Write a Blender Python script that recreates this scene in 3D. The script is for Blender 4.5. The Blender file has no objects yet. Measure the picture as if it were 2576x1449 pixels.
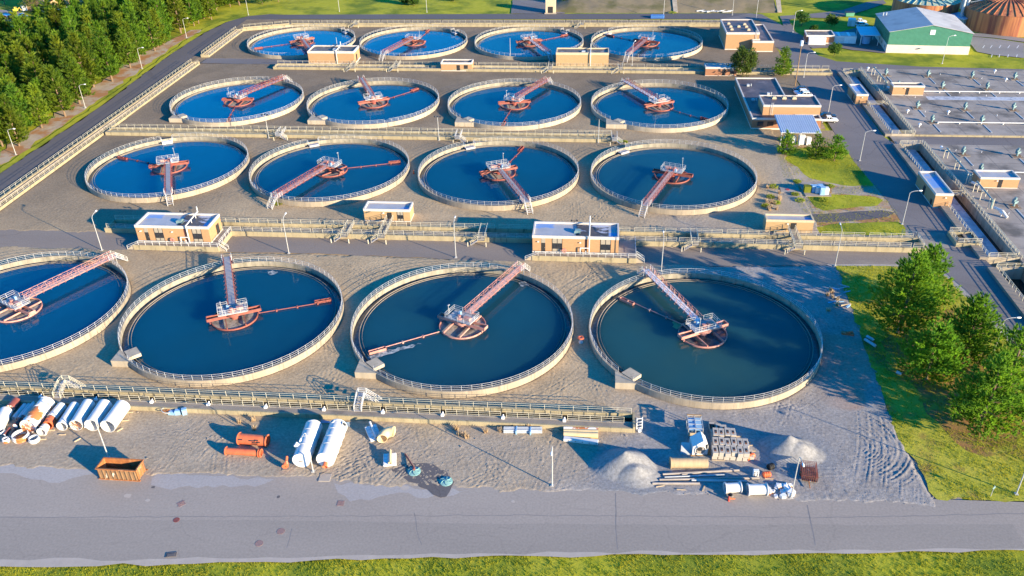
import bpy, bmesh, math, random
import numpy as np
from mathutils import Vector, Matrix
random.seed(7); RNG = np.random.default_rng(11)
PI = math.pi; R = math.radians
C = bpy.context.scene.collection
sin, cos = math.sin, math.cos

# ------------------------------------------------------------------ camera of the drone
W, H, F = 2576.0, 1449.0, 2114.5
PITCH, ROLL, CAMZ, YAW = R(31.555), R(1.505), 89.9, R(6.2)
_cp, _sp, _cr, _sr, _cy, _sy = cos(PITCH), sin(PITCH), cos(ROLL), sin(ROLL), cos(YAW), sin(YAW)
def G(px, py, z=0.0):
    """survey helper: photo position -> site metres on the level z"""
    a = (px - W / 2) / F; b = -(py - H / 2) / F
    X = _cr * a + _sr * b; Y = -_sr * a + _cr * b
    dy = _cp + Y * _sp; dz = -_sp + Y * _cp
    t = (z - CAMZ) / dz
    x, y = X * t, dy * t
    return Vector((_cy * x - _sy * y, _sy * x + _cy * y, z))
def make_camera():
    r = Vector((1, 0, 0)); u = Vector((0, _sp, _cp)); f = Vector((0, _cp, -_sp))
    r2 = _cr * r - _sr * u; u2 = _sr * r + _cr * u
    M = Matrix((r2, u2, -f)).transposed()
    M = Matrix.Rotation(YAW, 3, 'Z') @ M
    cd = bpy.data.cameras.new('camera'); co = bpy.data.objects.new('camera', cd); C.objects.link(co)
    co.matrix_world = Matrix.Translation((0, 0, CAMZ)) @ M.to_4x4()
    cd.sensor_width = 36; cd.lens = F / W * 36; cd.clip_end = 4000; cd.clip_start = 1
    bpy.context.scene.camera = co
make_camera()

# ------------------------------------------------------------------ daylight
SUN_EL, SUN_AZ = R(13.2), R(-31)          # low sun from the right, slightly behind the camera
def make_light():
    sc = bpy.context.scene
    w = bpy.data.worlds.new('World'); sc.world = w; w.use_nodes = True
    nt = w.node_tree; bg = nt.nodes['Background']
    sky = nt.nodes.new('ShaderNodeTexSky'); sky.sky_type = 'NISHITA'; sky.sun_disc = False
    sky.sun_elevation = SUN_EL; sky.sun_rotation = R(90) - SUN_AZ
    sky.air_density = 1.0; sky.dust_density = 0.0; sky.ozone_density = 6.0
    hs = nt.nodes.new('ShaderNodeHueSaturation'); hs.inputs['Saturation'].default_value = 1.2
    nt.links.new(sky.outputs[0], hs.inputs['Color']); nt.links.new(hs.outputs[0], bg.inputs[0]); bg.inputs[1].default_value = 0.145
    l = bpy.data.lights.new('sun', 'SUN'); l.energy = 5.0; l.angle = R(0.5); l.color = (1.0, 0.83, 0.56)
    o = bpy.data.objects.new('sun', l); C.objects.link(o)
    d = Vector((cos(SUN_EL) * cos(SUN_AZ), cos(SUN_EL) * sin(SUN_AZ), sin(SUN_EL)))
    o.rotation_euler = d.to_track_quat('Z', 'Y').to_euler(); o.location = d * 300
    v = sc.view_settings; v.view_transform = 'Standard'; v.look = 'None'; v.gamma = 1; v.exposure = 1.64
make_light()

# ------------------------------------------------------------------ objects
def tag(o, label=None, cat=None, group=None, kind=None):
    if label: o['label'] = label
    if cat: o['category'] = cat
    if group: o['group'] = group
    if kind: o['kind'] = kind
    return o
def thing(name, label, cat, loc=(0, 0, 0), rz=0.0, group=None):
    o = bpy.data.objects.new(name, None); C.objects.link(o); o.empty_display_size = .3
    o.location = loc; o.rotation_euler = (0, 0, rz)
    return tag(o, label, cat, group)
def dup(src, loc, rz=0.0, label=None, scale=None):
    """copy of a thing with copies of its parts and sub-parts (mesh data shared)"""
    r = src.copy(); C.objects.link(r); r.location = loc; r.rotation_euler = (0, 0, rz)
    if label: r['label'] = label
    if scale: r.scale = scale
    for ch in list(src.children):
        c = ch.copy(); C.objects.link(c); c.parent = r
        for g in list(ch.children):
            d = g.copy(); C.objects.link(d); d.parent = c
    return r
class MB:
    def __init__(s): s.v = []; s.f = []; s.mi = []; s.cur = 0
    def add(s, vs, fs):
        b = len(s.v); s.v += [tuple(v) for v in vs]
        for f in fs: s.f.append([i + b for i in f]); s.mi.append(s.cur)
        return s
    def box(s, x0, x1, y0, y1, z0, z1):
        return s.add([(x0,y0,z0),(x1,y0,z0),(x1,y1,z0),(x0,y1,z0),(x0,y0,z1),(x1,y0,z1),(x1,y1,z1),(x0,y1,z1)],
            [(3,2,1,0),(4,5,6,7),(0,1,5,4),(1,2,6,5),(2,3,7,6),(3,0,4,7)])
    def cbox(s, c, dx, dy, dz, rz=0.0):          # box on base centre c, turned about z
        k, q = cos(rz), sin(rz); vs = []
        for z in (0, dz):
            for a, b in ((-dx/2,-dy/2),(dx/2,-dy/2),(dx/2,dy/2),(-dx/2,dy/2)):
                vs.append((c[0]+k*a-q*b, c[1]+q*a+k*b, c[2]+z))
        return s.add(vs, [(3,2,1,0),(4,5,6,7),(0,1,5,4),(1,2,6,5),(2,3,7,6),(3,0,4,7)])
    def prism(s, pts, z0, z1):                    # plan polygon (counter-clockwise)
        n = len(pts); zt = z1 if hasattr(z1, '__len__') else [z1] * n
        return s.add([(p[0],p[1],z0) for p in pts] + [(p[0],p[1],zt[i]) for i, p in enumerate(pts)],
            [tuple(range(n-1,-1,-1)), tuple(range(n,2*n))] + [(i,(i+1)%n,n+(i+1)%n,n+i) for i in range(n)])
    def bar(s, p, q, r, n=4, r2=None, cap=True):
        p, q = Vector(p), Vector(q); d = q - p
        if d.length < 1e-6: return s
        d.normalize(); a = Vector((0,0,1)) if abs(d.z) < .9 else Vector((1,0,0))
        u = d.cross(a).normalized(); w = d.cross(u); r2 = r if r2 is None else r2
        o = PI / 4 if n == 4 else 0
        vs = [P + (u*cos(o+2*PI*i/n) + w*sin(o+2*PI*i/n))*rr for P, rr in ((p,r),(q,r2)) for i in range(n)]
        fs = [(i,(i+1)%n,n+(i+1)%n,n+i) for i in range(n)]
        if cap: fs += [tuple(range(n-1,-1,-1)), tuple(range(n,2*n))]
        return s.add(vs, fs)
    def tube(s, pts, r, n=6):
        for a, b in zip(pts[:-1], pts[1:]): s.bar(a, b, r, n)
        return s
    def lathe(s, prof, c=(0,0,0), n=48, closed=False, a0=0.0, a1=2*PI):
        full = abs(a1-a0-2*PI) < 1e-6; m = n if full else n+1; k = len(prof)
        vs = [(c[0]+r*cos(a0+(a1-a0)*i/n), c[1]+r*sin(a0+(a1-a0)*i/n), c[2]+z) for i in range(m) for r, z in prof]
        fs = []
        for i in range(n):
            j = (i+1) % m
            for t in range(k if closed else k-1):
                u = (t+1) % k
                fs.append((i*k+t, j*k+t, j*k+u, i*k+u))
        return s.add(vs, fs)
    def lathe_on(s, prof, p, q, n=20, closed=False):   # profile (radius, along) turned about the axis p->q
        p = Vector(p); d = (Vector(q)-p).normalized(); a = Vector((0,0,1)) if abs(d.z) < .9 else Vector((1,0,0))
        u = d.cross(a).normalized(); w = d.cross(u); k = len(prof)
        vs = [p + d*t + (u*cos(2*PI*i/n) - w*sin(2*PI*i/n))*r for i in range(n) for r, t in prof]
        fs = [(i*k+t, ((i+1)%n)*k+t, ((i+1)%n)*k+(t+1)%k, i*k+(t+1)%k) for i in range(n) for t in range(k if closed else k-1)]
        return s.add(vs, fs)
    def disc(s, r, z, c=(0,0), n=48, r0=0.0):
        if r0: return s.lathe([(r0,z),(r,z)], (c[0],c[1],0), n)
        return s.add([(c[0]+r*cos(2*PI*i/n), c[1]+r*sin(2*PI*i/n), z) for i in range(n)], [tuple(range(n))])
    def quad(s, a, b, c, d): return s.add([a,b,c,d], [(0,1,2,3)])
    def rail(s, p, q, h=1.1, sp=2.0, nr=3, r=.04, ends=(1,1), foot=.25):
        p, q = Vector(p), Vector(q); L = (q-p).length; n = max(1, round(L/sp))
        for i in range(n+1):
            if (i == 0 and not ends[0]) or (i == n and not ends[1]): continue
            a = p.lerp(q, i/n); s.bar(a - Vector((0,0,foot)), a + Vector((0,0,h)), r*1.1)
        for k in range(nr):
            z = Vector((0,0,h*(1-k*.36))); s.bar(p+z, q+z, r)
        return s
    def build(s, name, m, parent=None, smooth=False, bevel=0):
        me = bpy.data.meshes.new(name); me.from_pydata(s.v, [], s.f)
        ms = m if isinstance(m, (list, tuple)) else [m]
        for x in ms: me.materials.append(M[x] if isinstance(x, str) else x)
        if len(ms) > 1: me.polygons.foreach_set('material_index', s.mi)
        if smooth:
            me.polygons.foreach_set('use_smooth', [True]*len(me.polygons))
            me.set_sharp_from_angle(angle=R(40))
        o = bpy.data.objects.new(name, me); C.objects.link(o)
        if parent is not None: o.parent = parent
        if bevel:
            b = o.modifiers.new('bevel', 'BEVEL'); b.width = bevel; b.segments = 1; b.limit_method = 'ANGLE'
        return o
def np_mesh(name, V, Fq, m, parent=None, k=4, smooth=False):
    me = bpy.data.meshes.new(name); V = np.ascontiguousarray(V, np.float32); Fq = np.ascontiguousarray(Fq, np.int32)
    me.vertices.add(len(V)); me.vertices.foreach_set('co', V.ravel())
    me.loops.add(Fq.size); me.loops.foreach_set('vertex_index', Fq.ravel())
    me.polygons.add(len(Fq)); me.polygons.foreach_set('loop_start', np.arange(0, Fq.size, k, dtype=np.int32))
    me.polygons.foreach_set('loop_total', np.full(len(Fq), k, np.int32))
    if smooth: me.polygons.foreach_set('use_smooth', np.ones(len(Fq), bool))
    me.update(calc_edges=True); me.materials.append(M[m] if isinstance(m, str) else m)
    o = bpy.data.objects.new(name, me); C.objects.link(o)
    if parent is not None: o.parent = parent
    return o
def struct(o): return tag(o, kind='structure')

# ------------------------------------------------------------------ materials
M = {}
def mat(name, c1, c2=None, scale=1.0, rough=.8, metal=0.0, bump=0.0, bscale=None, stretch=(1,1,1), c3=None, s3=.15, t3=(.5,.62),
        spec=.3, vary=0.0, detail=5, trans=0.0, world=False):
    m = bpy.data.materials.new(name); m.use_nodes = True; nt = m.node_tree; N = nt.nodes; L = nt.links
    b = N['Principled BSDF']; b.inputs['Roughness'].default_value = rough; b.inputs['Metallic'].default_value = metal
    b.inputs['Specular IOR Level'].default_value = spec
    tc = N.new('ShaderNodeTexCoord'); mp = N.new('ShaderNodeMapping'); mp.inputs['Scale'].default_value = stretch
    if world:
        g = N.new('ShaderNodeNewGeometry'); L.new(g.outputs['Position'], mp.inputs[0])
    else: L.new(tc.outputs['Object'], mp.inputs[0])
    c2 = c2 or tuple(x*.75 for x in c1)
    def noise(s, d=detail):
        n = N.new('ShaderNodeTexNoise'); n.inputs['Scale'].default_value = s; n.inputs['Detail'].default_value = d
        n.inputs['Roughness'].default_value = .62; L.new(mp.outputs[0], n.inputs[0]); return n
    n1 = noise(scale); rp = N.new('ShaderNodeValToRGB'); rp.color_ramp.elements[0].position = .34; rp.color_ramp.elements[1].position = .68
    rp.color_ramp.elements[0].color = (*c1, 1); rp.color_ramp.elements[1].color = (*c2, 1)
    L.new(n1.outputs['Fac'], rp.inputs[0]); out = rp.outputs[0]
    if c3:
        n3 = noise(s3); r3 = N.new('ShaderNodeValToRGB'); r3.color_ramp.elements[0].position = t3[0]; r3.color_ramp.elements[1].position = t3[1]
        r3.color_ramp.elements[0].color = (0,0,0,1); r3.color_ramp.elements[1].color = (1,1,1,1); L.new(n3.outputs['Fac'], r3.inputs[0])
        mx = N.new('ShaderNodeMix'); mx.data_type = 'RGBA'; L.new(r3.outputs[0], mx.inputs[0]); L.new(out, mx.inputs[6]); mx.inputs[7].default_value = (*c3, 1)
        out = mx.outputs[2]
    if vary:
        oi = N.new('ShaderNodeObjectInfo'); hs = N.new('ShaderNodeHueSaturation'); ma = N.new('ShaderNodeMapRange')
        ma.inputs[3].default_value = 1-vary; ma.inputs[4].default_value = 1+vary; L.new(oi.outputs['Random'], ma.inputs[0])
        L.new(ma.outputs[0], hs.inputs['Value']); L.new(out, hs.inputs['Color'])
        mb = N.new('ShaderNodeMapRange'); mb.inputs[3].default_value = .5-vary*.12; mb.inputs[4].default_value = .5+vary*.12
        mm = N.new('ShaderNodeMath'); mm.operation = 'FRACT'; m7 = N.new('ShaderNodeMath'); m7.operation = 'MULTIPLY'; m7.inputs[1].default_value = 7.3
        L.new(oi.outputs['Random'], m7.inputs[0]); L.new(m7.outputs[0], mm.inputs[0]); L.new(mm.outputs[0], mb.inputs[0]); L.new(mb.outputs[0], hs.inputs['Hue'])
        out = hs.outputs[0]
    L.new(out, b.inputs['Base Color'])
    if bump:
        bn = noise(bscale or scale*4); bp = N.new('ShaderNodeBump'); bp.inputs['Strength'].default_value = min(1, bump); bp.inputs['Distance'].default_value = .1*max(1, bump)
        L.new(bn.outputs['Fac'], bp.inputs['Height']); L.new(bp.outputs[0], b.inputs['Normal'])
    M[name] = m
    return m
mat('tank_concrete', (.375,.305,.222), (.275,.228,.17), .5, .85, stretch=(1,1,.12), c3=(.19,.16,.125), s3=1.5, t3=(.52,.70), bump=.15, bscale=6)
mat('pale_concrete', (.41,.345,.26), (.31,.26,.195), .4, .85, stretch=(1,1,.15), c3=(.22,.19,.145), s3=1.3, t3=(.54,.72), bump=.1, bscale=5)
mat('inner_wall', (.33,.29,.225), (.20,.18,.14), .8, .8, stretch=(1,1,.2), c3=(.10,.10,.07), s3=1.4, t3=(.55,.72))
mat('yellow_concrete', (.37,.305,.185), (.26,.215,.135), .35, .85, stretch=(1,1,.2), c3=(.15,.125,.08), s3=1.1, t3=(.54,.70), bump=.15, bscale=5)
mat('wet_wall', (.06,.05,.036), (.035,.03,.024), .6, .6, stretch=(1,1,.3))  # shade and wet of the channel slot both painted into this dark wall colour
mat('slab', (.27,.225,.18), (.20,.17,.14), .3, .85, c3=(.14,.12,.10), s3=.12, t3=(.55,.7), bump=.1, bscale=6)
mat('deck_concrete', (.34,.29,.245), (.22,.188,.16), .12, .8, c3=(.12,.105,.09), s3=.11, t3=(.50,.66), bump=.1, bscale=4, world=True)
mat('rail_white', (.60,.59,.57), (.50,.49,.475), 2, .45)
mat('rail_cream', (.58,.53,.41), (.44,.39,.28), 1.5, .55)
mat('red_steel', (.24,.06,.05), (.17,.042,.038), 1.2, .5, c3=(.29,.12,.09), s3=.9, t3=(.5,.7))
mat('pink_steel', (.47,.22,.175), (.38,.16,.13), 1.2, .5, c3=(.52,.31,.25), s3=.7, t3=(.5,.7))
mat('orange_steel', (.29,.095,.07), (.22,.07,.052), 1.2, .5)
mat('grating', (.37,.355,.36), (.29,.28,.285), 3, .6)
mat('pink_grating', (.52,.36,.32), (.42,.27,.24), 3, .6)
mat('white_plate', (.74,.73,.72), (.62,.61,.61), 1.5, .5)
mat('lamp_steel', (.48,.47,.45), (.40,.39,.37), 2, .45, metal=.2)
mat('door_dark', (.022,.022,.026), (.04,.038,.036), 2, .4)
mat('glass_dark', (.015,.018,.024), (.03,.035,.045), 1.5, .12, spec=.6)
mat('panel_grey', (.34,.29,.22), (.28,.24,.19), 2, .6)
mat('brick', (.42,.24,.12), (.36,.20,.10), .9, .85, stretch=(1,1,7), bump=.2, bscale=3)
mat('brick_red', (.33,.155,.085), (.25,.115,.06), .9, .85, stretch=(1,1,7), bump=.2, bscale=3)
mat('brick_tan', (.42,.275,.14), (.36,.23,.115), .8, .85, stretch=(1,1,7), bump=.2, bscale=3)
mat('parapet', (.56,.51,.455), (.49,.44,.39), 1.0, .7, c3=(.42,.37,.33), s3=1.2, t3=(.6,.75))
mat('parapet_tan', (.54,.43,.28), (.46,.36,.24), 1.0, .7)
mat('roof_blue', (.36,.355,.37), (.29,.29,.31), .35, .4, c3=(.15,.26,.50), s3=.13, t3=(.57,.60))
mat('roof_stain', (.055,.045,.045), (.09,.075,.07), .5, .5, c3=(.36,.37,.44), s3=.45, t3=(.52,.56), stretch=(.5,1.4,1))
mat('roof_dark', (.07,.055,.06), (.11,.085,.085), .3, .5, c3=(.15,.12,.12), s3=.2, t3=(.55,.62))
mat('roof_old', (.16,.13,.11), (.08,.07,.065), .35, .6, c3=(.30,.28,.26), s3=.4, t3=(.55,.66))
mat('frp_white', (.63,.615,.59), (.53,.515,.49), .7, .4, c3=(.62,.58,.54), s3=.5, t3=(.58,.75))
mat('frp_stained', (.78,.74,.68), (.66,.60,.54), .8, .5, c3=(.42,.15,.05), s3=.55, t3=(.50,.57))
mat('frp_cream', (.60,.47,.27), (.50,.38,.21), .7, .5)
mat('brown_pipe', (.24,.075,.055), (.17,.05,.04), 1.0, .5)
mat('orange_pipe', (.60,.15,.06), (.48,.11,.05), 1.0, .5)
mat('dull_pipe', (.34,.29,.25), (.26,.225,.20), 1.0, .7)
mat('tan_pipe', (.46,.33,.19), (.38,.26,.15), 1.0, .7, stretch=(2.5,.6,1))
mat('rust', (.40,.15,.045), (.24,.085,.035), .9, .8, c3=(.50,.24,.10), s3=.8, t3=(.52,.66), bump=.2, bscale=5)
mat('rust_side', (.27,.16,.08), (.15,.08,.045), 1.2, .8, stretch=(1,1,.4), c3=(.50,.42,.32), s3=1.3, t3=(.60,.66))
mat('rust_tank', (.52,.20,.075), (.36,.12,.055), .6, .7, stretch=(1.6,1.6,.10), c3=(.20,.06,.04), s3=.35, t3=(.50,.66))
mat('green_roof_tank', (.36,.40,.28), (.46,.40,.24), .4, .5, c3=(.15,.32,.30), s3=.25, t3=(.5,.6))
mat('teal_metal', (.19,.29,.29), (.13,.20,.21), 1.5, .5, c3=(.32,.30,.27), s3=1.2, t3=(.58,.68))
mat('aqua', (.22,.38,.36), (.17,.32,.31), 1.2, .5)
mat('grey_pipe', (.42,.44,.46), (.34,.36,.38), 1.5, .45)
mat('green_siding', (.075,.24,.155), (.09,.28,.185), .6, .55)
mat('cream_wall', (.70,.57,.47), (.62,.50,.41), .4, .8)
mat('shed_roof', (.46,.43,.40), (.39,.365,.34), .25, .5, c3=(.34,.31,.29), s3=.15)
mat('canopy', (.50,.54,.60), (.44,.48,.55), .6, .4)
mat('wood', (.30,.19,.09), (.22,.13,.06), 1.5, .8, stretch=(1,8,1))
mat('timber_pale', (.46,.36,.24), (.36,.27,.17), 1.5, .8)
mat('block_concrete', (.44,.385,.32), (.36,.315,.265), 1.2, .85, bump=.2, bscale=7)
mat('car_white', (.78,.78,.78), (.74,.74,.74), 1, .25, spec=.5)
mat('car_dark', (.02,.022,.03), (.03,.032,.04), 1, .25, spec=.5)
mat('car_red', (.5,.05,.04), (.4,.04,.03), 1, .35)
mat('tyre', (.015,.015,.015), (.025,.025,.025), 2, .8)
mat('blue_plastic', (.05,.16,.42), (.04,.12,.34), 2, .4)
mat('light_blue', (.25,.42,.60), (.2,.34,.5), 2, .4)
mat('orange_plastic', (.75,.17,.06), (.65,.12,.04), 2, .4)
mat('yellow_paint', (.70,.50,.06), (.6,.42,.05), 2, .5)
mat('red_paint', (.45,.06,.04), (.35,.04,.03), 2, .5)
mat('bark', (.20,.135,.085), (.13,.085,.055), 2, .9, stretch=(1,1,.3))
mat('bark_pale', (.46,.36,.26), (.34,.26,.18), 2, .9)
mat('pine_needles', (.15,.24,.016), (.22,.305,.02), .55, .6, spec=.2, vary=.22, c3=(.06,.12,.022), s3=.4, t3=(.45,.65))
mat('pine_bright', (.19,.34,.018), (.26,.42,.026), .5, .6, spec=.2, vary=.15, c3=(.12,.25,.03), s3=.35, t3=(.42,.62))
mat('leaves', (.07,.14,.02), (.11,.18,.025), .8, .6, spec=.2, vary=.2, c3=(.03,.065,.02), s3=.5)
mat('shrub_yellow', (.26,.32,.03), (.34,.38,.04), 1.0, .7, vary=.1)
mat('dry_grass', (.62,.46,.28), (.50,.36,.21), 1.0, .8)
mat('grass_blade', (.38,.37,.02), (.48,.43,.04), .25, .7, spec=.15, c3=(.33,.35,.03), s3=.12, t3=(.45,.6), world=True)
mat('grass_ground', (.29,.30,.018), (.37,.34,.035), .35, .9, spec=.1, c3=(.13,.17,.018), s3=.07, t3=(.45,.62), bump=.6, bscale=2.0, world=True)
mat('grass_dry', (.40,.35,.05), (.30,.30,.03), .30, .9, spec=.1, c3=(.24,.135,.05), s3=.11, t3=(.52,.64), bump=.6, bscale=2.0, world=True)
mat('pine_litter', (.30,.15,.06), (.22,.16,.05), .5, .95, spec=.1, c3=(.34,.30,.05), s3=.22, t3=(.52,.62), bump=.6, bscale=2, world=True)
mat('slope_dark', (.17,.14,.095), (.22,.175,.105), .18, .9, spec=.1, c3=(.12,.11,.05), s3=.06, bump=.5, bscale=1.2, world=True)
mat('sand_strip', (.42,.34,.26), (.34,.26,.19), .3, .9, spec=.1, c3=(.34,.17,.075), s3=.12, t3=(.47,.58), bump=.3, bscale=2, world=True)
mat('kerb_dust', (.40,.34,.29), (.34,.29,.25), .5, .9)
mat('paint_white', (.75,.74,.72), (.65,.64,.62), 2, .6)
mat('manhole', (.27,.17,.15), (.22,.14,.125), 3, .6)
mat('algae', (.16,.26,.12), (.10,.18,.09), 1.5, .7)
mat('foam', (.42,.42,.40), (.16,.20,.22), 1.6, .6, c3=(.05,.08,.10), s3=1.1, t3=(.46,.58))
mat('scum', (.36,.31,.25), (.19,.16,.13), 1.6, .7, c3=(.10,.09,.08), s3=.7, t3=(.52,.66), bump=.4, bscale=3)
mat('scum_blue', (.50,.50,.52), (.34,.35,.39), .8, .6, c3=(.24,.25,.28), s3=.35, t3=(.5,.62), bump=.3, bscale=2.5)
mat('black_water', (.012,.014,.014), (.02,.02,.02), .5, .12, spec=.5)
mat('trough_water', (.02,.03,.034), (.06,.08,.10), 1.2, .2, spec=.5, bump=.3, bscale=2)
def leafy(name, k=.55):
    nt = M[name].node_tree; b = nt.nodes['Principled BSDF']; out = nt.nodes['Material Output']; src = b.inputs['Base Color'].links[0].from_socket
    tr = nt.nodes.new('ShaderNodeBsdfTranslucent'); mx = nt.nodes.new('ShaderNodeMixShader'); mx.inputs[0].default_value = k
    nt.links.new(src, tr.inputs[0]); nt.links.new(b.outputs[0], mx.inputs[1]); nt.links.new(tr.outputs[0], mx.inputs[2]); nt.links.new(mx.outputs[0], out.inputs[0])
for k in ('pine_needles','pine_bright','leaves','grass_blade','shrub_yellow','dry_grass'): leafy(k)
def water_mat(name, c, murk):
    m = mat(name, c, tuple(x*.86 for x in c), .06, .07, spec=.5, c3=murk, s3=.05, t3=(.45,.75), bump=.02, bscale=3.0, detail=3)
    b = m.node_tree.nodes['Principled BSDF']; b.inputs['IOR'].default_value = 1.33; b.subsurface_method = 'BURLEY'
    b.inputs['Subsurface Weight'].default_value = 1; b.inputs['Subsurface Radius'].default_value = (1,1,1); b.inputs['Subsurface Scale'].default_value = 6.0
for i, (c, k) in enumerate((((.002,.056,.122),(.003,.054,.11)), ((.003,.050,.090),(.005,.049,.080)), ((.008,.056,.082),(.012,.056,.072)), ((.015,.064,.072),(.022,.066,.062)))):
    water_mat('water_%d' % i, c, k)
# ------------------------------------------------------------------ ground, roads, gravel
TX = {'T': [-113.5,-68.65,-23.8,21.05], 'A': [-114.4,-69.6,-24.65,20.25], 'B': [-115.4,-70.5,-25.35,19.6], 'C': [-116.2,-71.3,-26.2,18.6]}
TY = {'T': 130.6, 'A': 201.5, 'B': 254.4, 'C': 324.7}
def asphalt(name, c1, c2, crack=.5, dust=(.4,.34,.29), s=.06, stretch=(.35,1,1)):
    m = mat(name, c1, c2, s, .85, spec=.25, world=True, stretch=stretch, c3=dust, s3=.035, t3=(.62,.80), detail=8)
    nt = m.node_tree; N, L = nt.nodes, nt.links; b = N['Principled BSDF']; old = b.inputs['Base Color'].links[0].from_socket
    g = N.new('ShaderNodeNewGeometry'); nz = N.new('ShaderNodeTexNoise'); nz.inputs['Scale'].default_value = .25; nz.inputs['Detail'].default_value = 4
    L.new(g.outputs['Position'], nz.inputs[0])
    va = N.new('ShaderNodeVectorMath'); va.operation = 'MULTIPLY_ADD'; va.inputs[1].default_value = (5,5,0); L.new(nz.outputs['Color'], va.inputs[0]); L.new(g.outputs['Position'], va.inputs[2])
    vo = N.new('ShaderNodeTexVoronoi'); vo.feature = 'DISTANCE_TO_EDGE'; vo.inputs['Scale'].default_value = .055; L.new(va.outputs[0], vo.inputs[0])
    lt = N.new('ShaderNodeMath'); lt.operation = 'LESS_THAN'; lt.inputs[1].default_value = .0045; L.new(vo.outputs['Distance'], lt.inputs[0])
    mu = N.new('ShaderNodeMath'); mu.operation = 'MULTIPLY'; mu.inputs[1].default_value = crack; L.new(lt.outputs[0], mu.inputs[0])
    mx = N.new('ShaderNodeMix'); mx.data_type = 'RGBA'; L.new(mu.outputs[0], mx.inputs[0]); L.new(old, mx.inputs[6]); mx.inputs[7].default_value = (*(x*.45 for x in c1), 1)
    fn = N.new('ShaderNodeTexNoise'); fn.inputs['Scale'].default_value = 3.0; fn.inputs['Detail'].default_value = 6; L.new(g.outputs['Position'], fn.inputs[0])
    mr = N.new('ShaderNodeMapRange'); mr.inputs[1].default_value = .3; mr.inputs[2].default_value = .7; mr.inputs[3].default_value = .90; mr.inputs[4].default_value = 1.10; L.new(fn.outputs['Fac'], mr.inputs[0])
    hs = N.new('ShaderNodeHueSaturation'); L.new(mr.outputs[0], hs.inputs['Value']); L.new(mx.outputs[2], hs.inputs['Color']); L.new(hs.outputs[0], b.inputs['Base Color'])
    bp = N.new('ShaderNodeBump'); bp.inputs['Strength'].default_value = .05; bp.inputs['Distance'].default_value = .1; L.new(fn.outputs['Fac'], bp.inputs['Height']); L.new(bp.outputs[0], b.inputs['Normal'])
asphalt('asphalt_front', (.32,.272,.23), (.27,.23,.198), .12)
asphalt('asphalt_mid', (.24,.195,.16), (.19,.155,.13), .2, (.38,.32,.25))
asphalt('asphalt_left', (.125,.11,.108), (.10,.09,.09), .25, (.2,.175,.16), .03, (1,.3,1))
asphalt('asphalt_far', (.175,.155,.15), (.135,.12,.118), .4, (.27,.24,.22))
asphalt('asphalt_light', (.26,.235,.22), (.21,.19,.18), .4, (.34,.3,.27))

def gravel_mat():
    m = bpy.data.materials.new('gravel'); m.use_nodes = True; nt = m.node_tree; N, L = nt.nodes, nt.links; b = N['Principled BSDF']
    b.inputs['Roughness'].default_value = .95; b.inputs['Specular IOR Level'].default_value = .1
    g = N.new('ShaderNodeNewGeometry'); at = N.new('ShaderNodeAttribute'); at.attribute_name = 'soil'
    sp = N.new('ShaderNodeSeparateColor'); L.new(at.outputs['Color'], sp.inputs[0])
    def noise(s, d=6, st=(1,1,1)):
        mp = N.new('ShaderNodeMapping'); mp.inputs['Scale'].default_value = st; L.new(g.outputs['Position'], mp.inputs[0])
        n = N.new('ShaderNodeTexNoise'); n.inputs['Scale'].default_value = s; n.inputs['Detail'].default_value = d; n.inputs['Roughness'].default_value = .65; L.new(mp.outputs[0], n.inputs[0]); return n.outputs['Fac']
    def mix(f, a, c):
        x = N.new('ShaderNodeMix'); x.data_type = 'RGBA'
        L.new(f, x.inputs[0])
        for s, i in ((a,6),(c,7)):
            if isinstance(s, tuple): x.inputs[i].default_value = (*s,1)
            else: L.new(s, x.inputs[i])
        return x.outputs[2]
    def ramp(f, a, c):
        r = N.new('ShaderNodeMapRange'); r.inputs[1].default_value = a; r.inputs[2].default_value = c; L.new(f, r.inputs[0]); return r.outputs[0]
    tan = mix(ramp(noise(.16), .35, .68), (.43,.318,.195), (.33,.247,.155))
    grey = mix(ramp(noise(.22), .35, .68), (.315,.285,.26), (.235,.212,.195))
    dark = mix(ramp(noise(.12), .35, .68), (.205,.158,.112), (.15,.116,.082))
    c = mix(sp.outputs[0], tan, grey); c = mix(sp.outputs[1], c, dark)
    c = mix(sp.outputs[2], c, (.36,.175,.085))
    c = mix(at.outputs['Alpha'], c, (.235,.228,.225))
    hs = N.new('ShaderNodeHueSaturation'); mr = N.new('ShaderNodeMapRange'); mr.inputs[1].default_value = .3; mr.inputs[2].default_value = .7; mr.inputs[3].default_value = .72; mr.inputs[4].default_value = 1.28
    L.new(noise(2.2, 8), mr.inputs[0]); L.new(mr.outputs[0], hs.inputs['Value']); L.new(c, hs.inputs['Color']); L.new(hs.outputs[0], b.inputs['Base Color'])
    bp = N.new('ShaderNodeBump'); bp.inputs['Strength'].default_value = .40; bp.inputs['Distance'].default_value = .10
    L.new(noise(4.5, 8), bp.inputs['Height'])
    L.new(bp.outputs[0], b.inputs['Normal']); M['gravel'] = m
gravel_mat()

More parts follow.
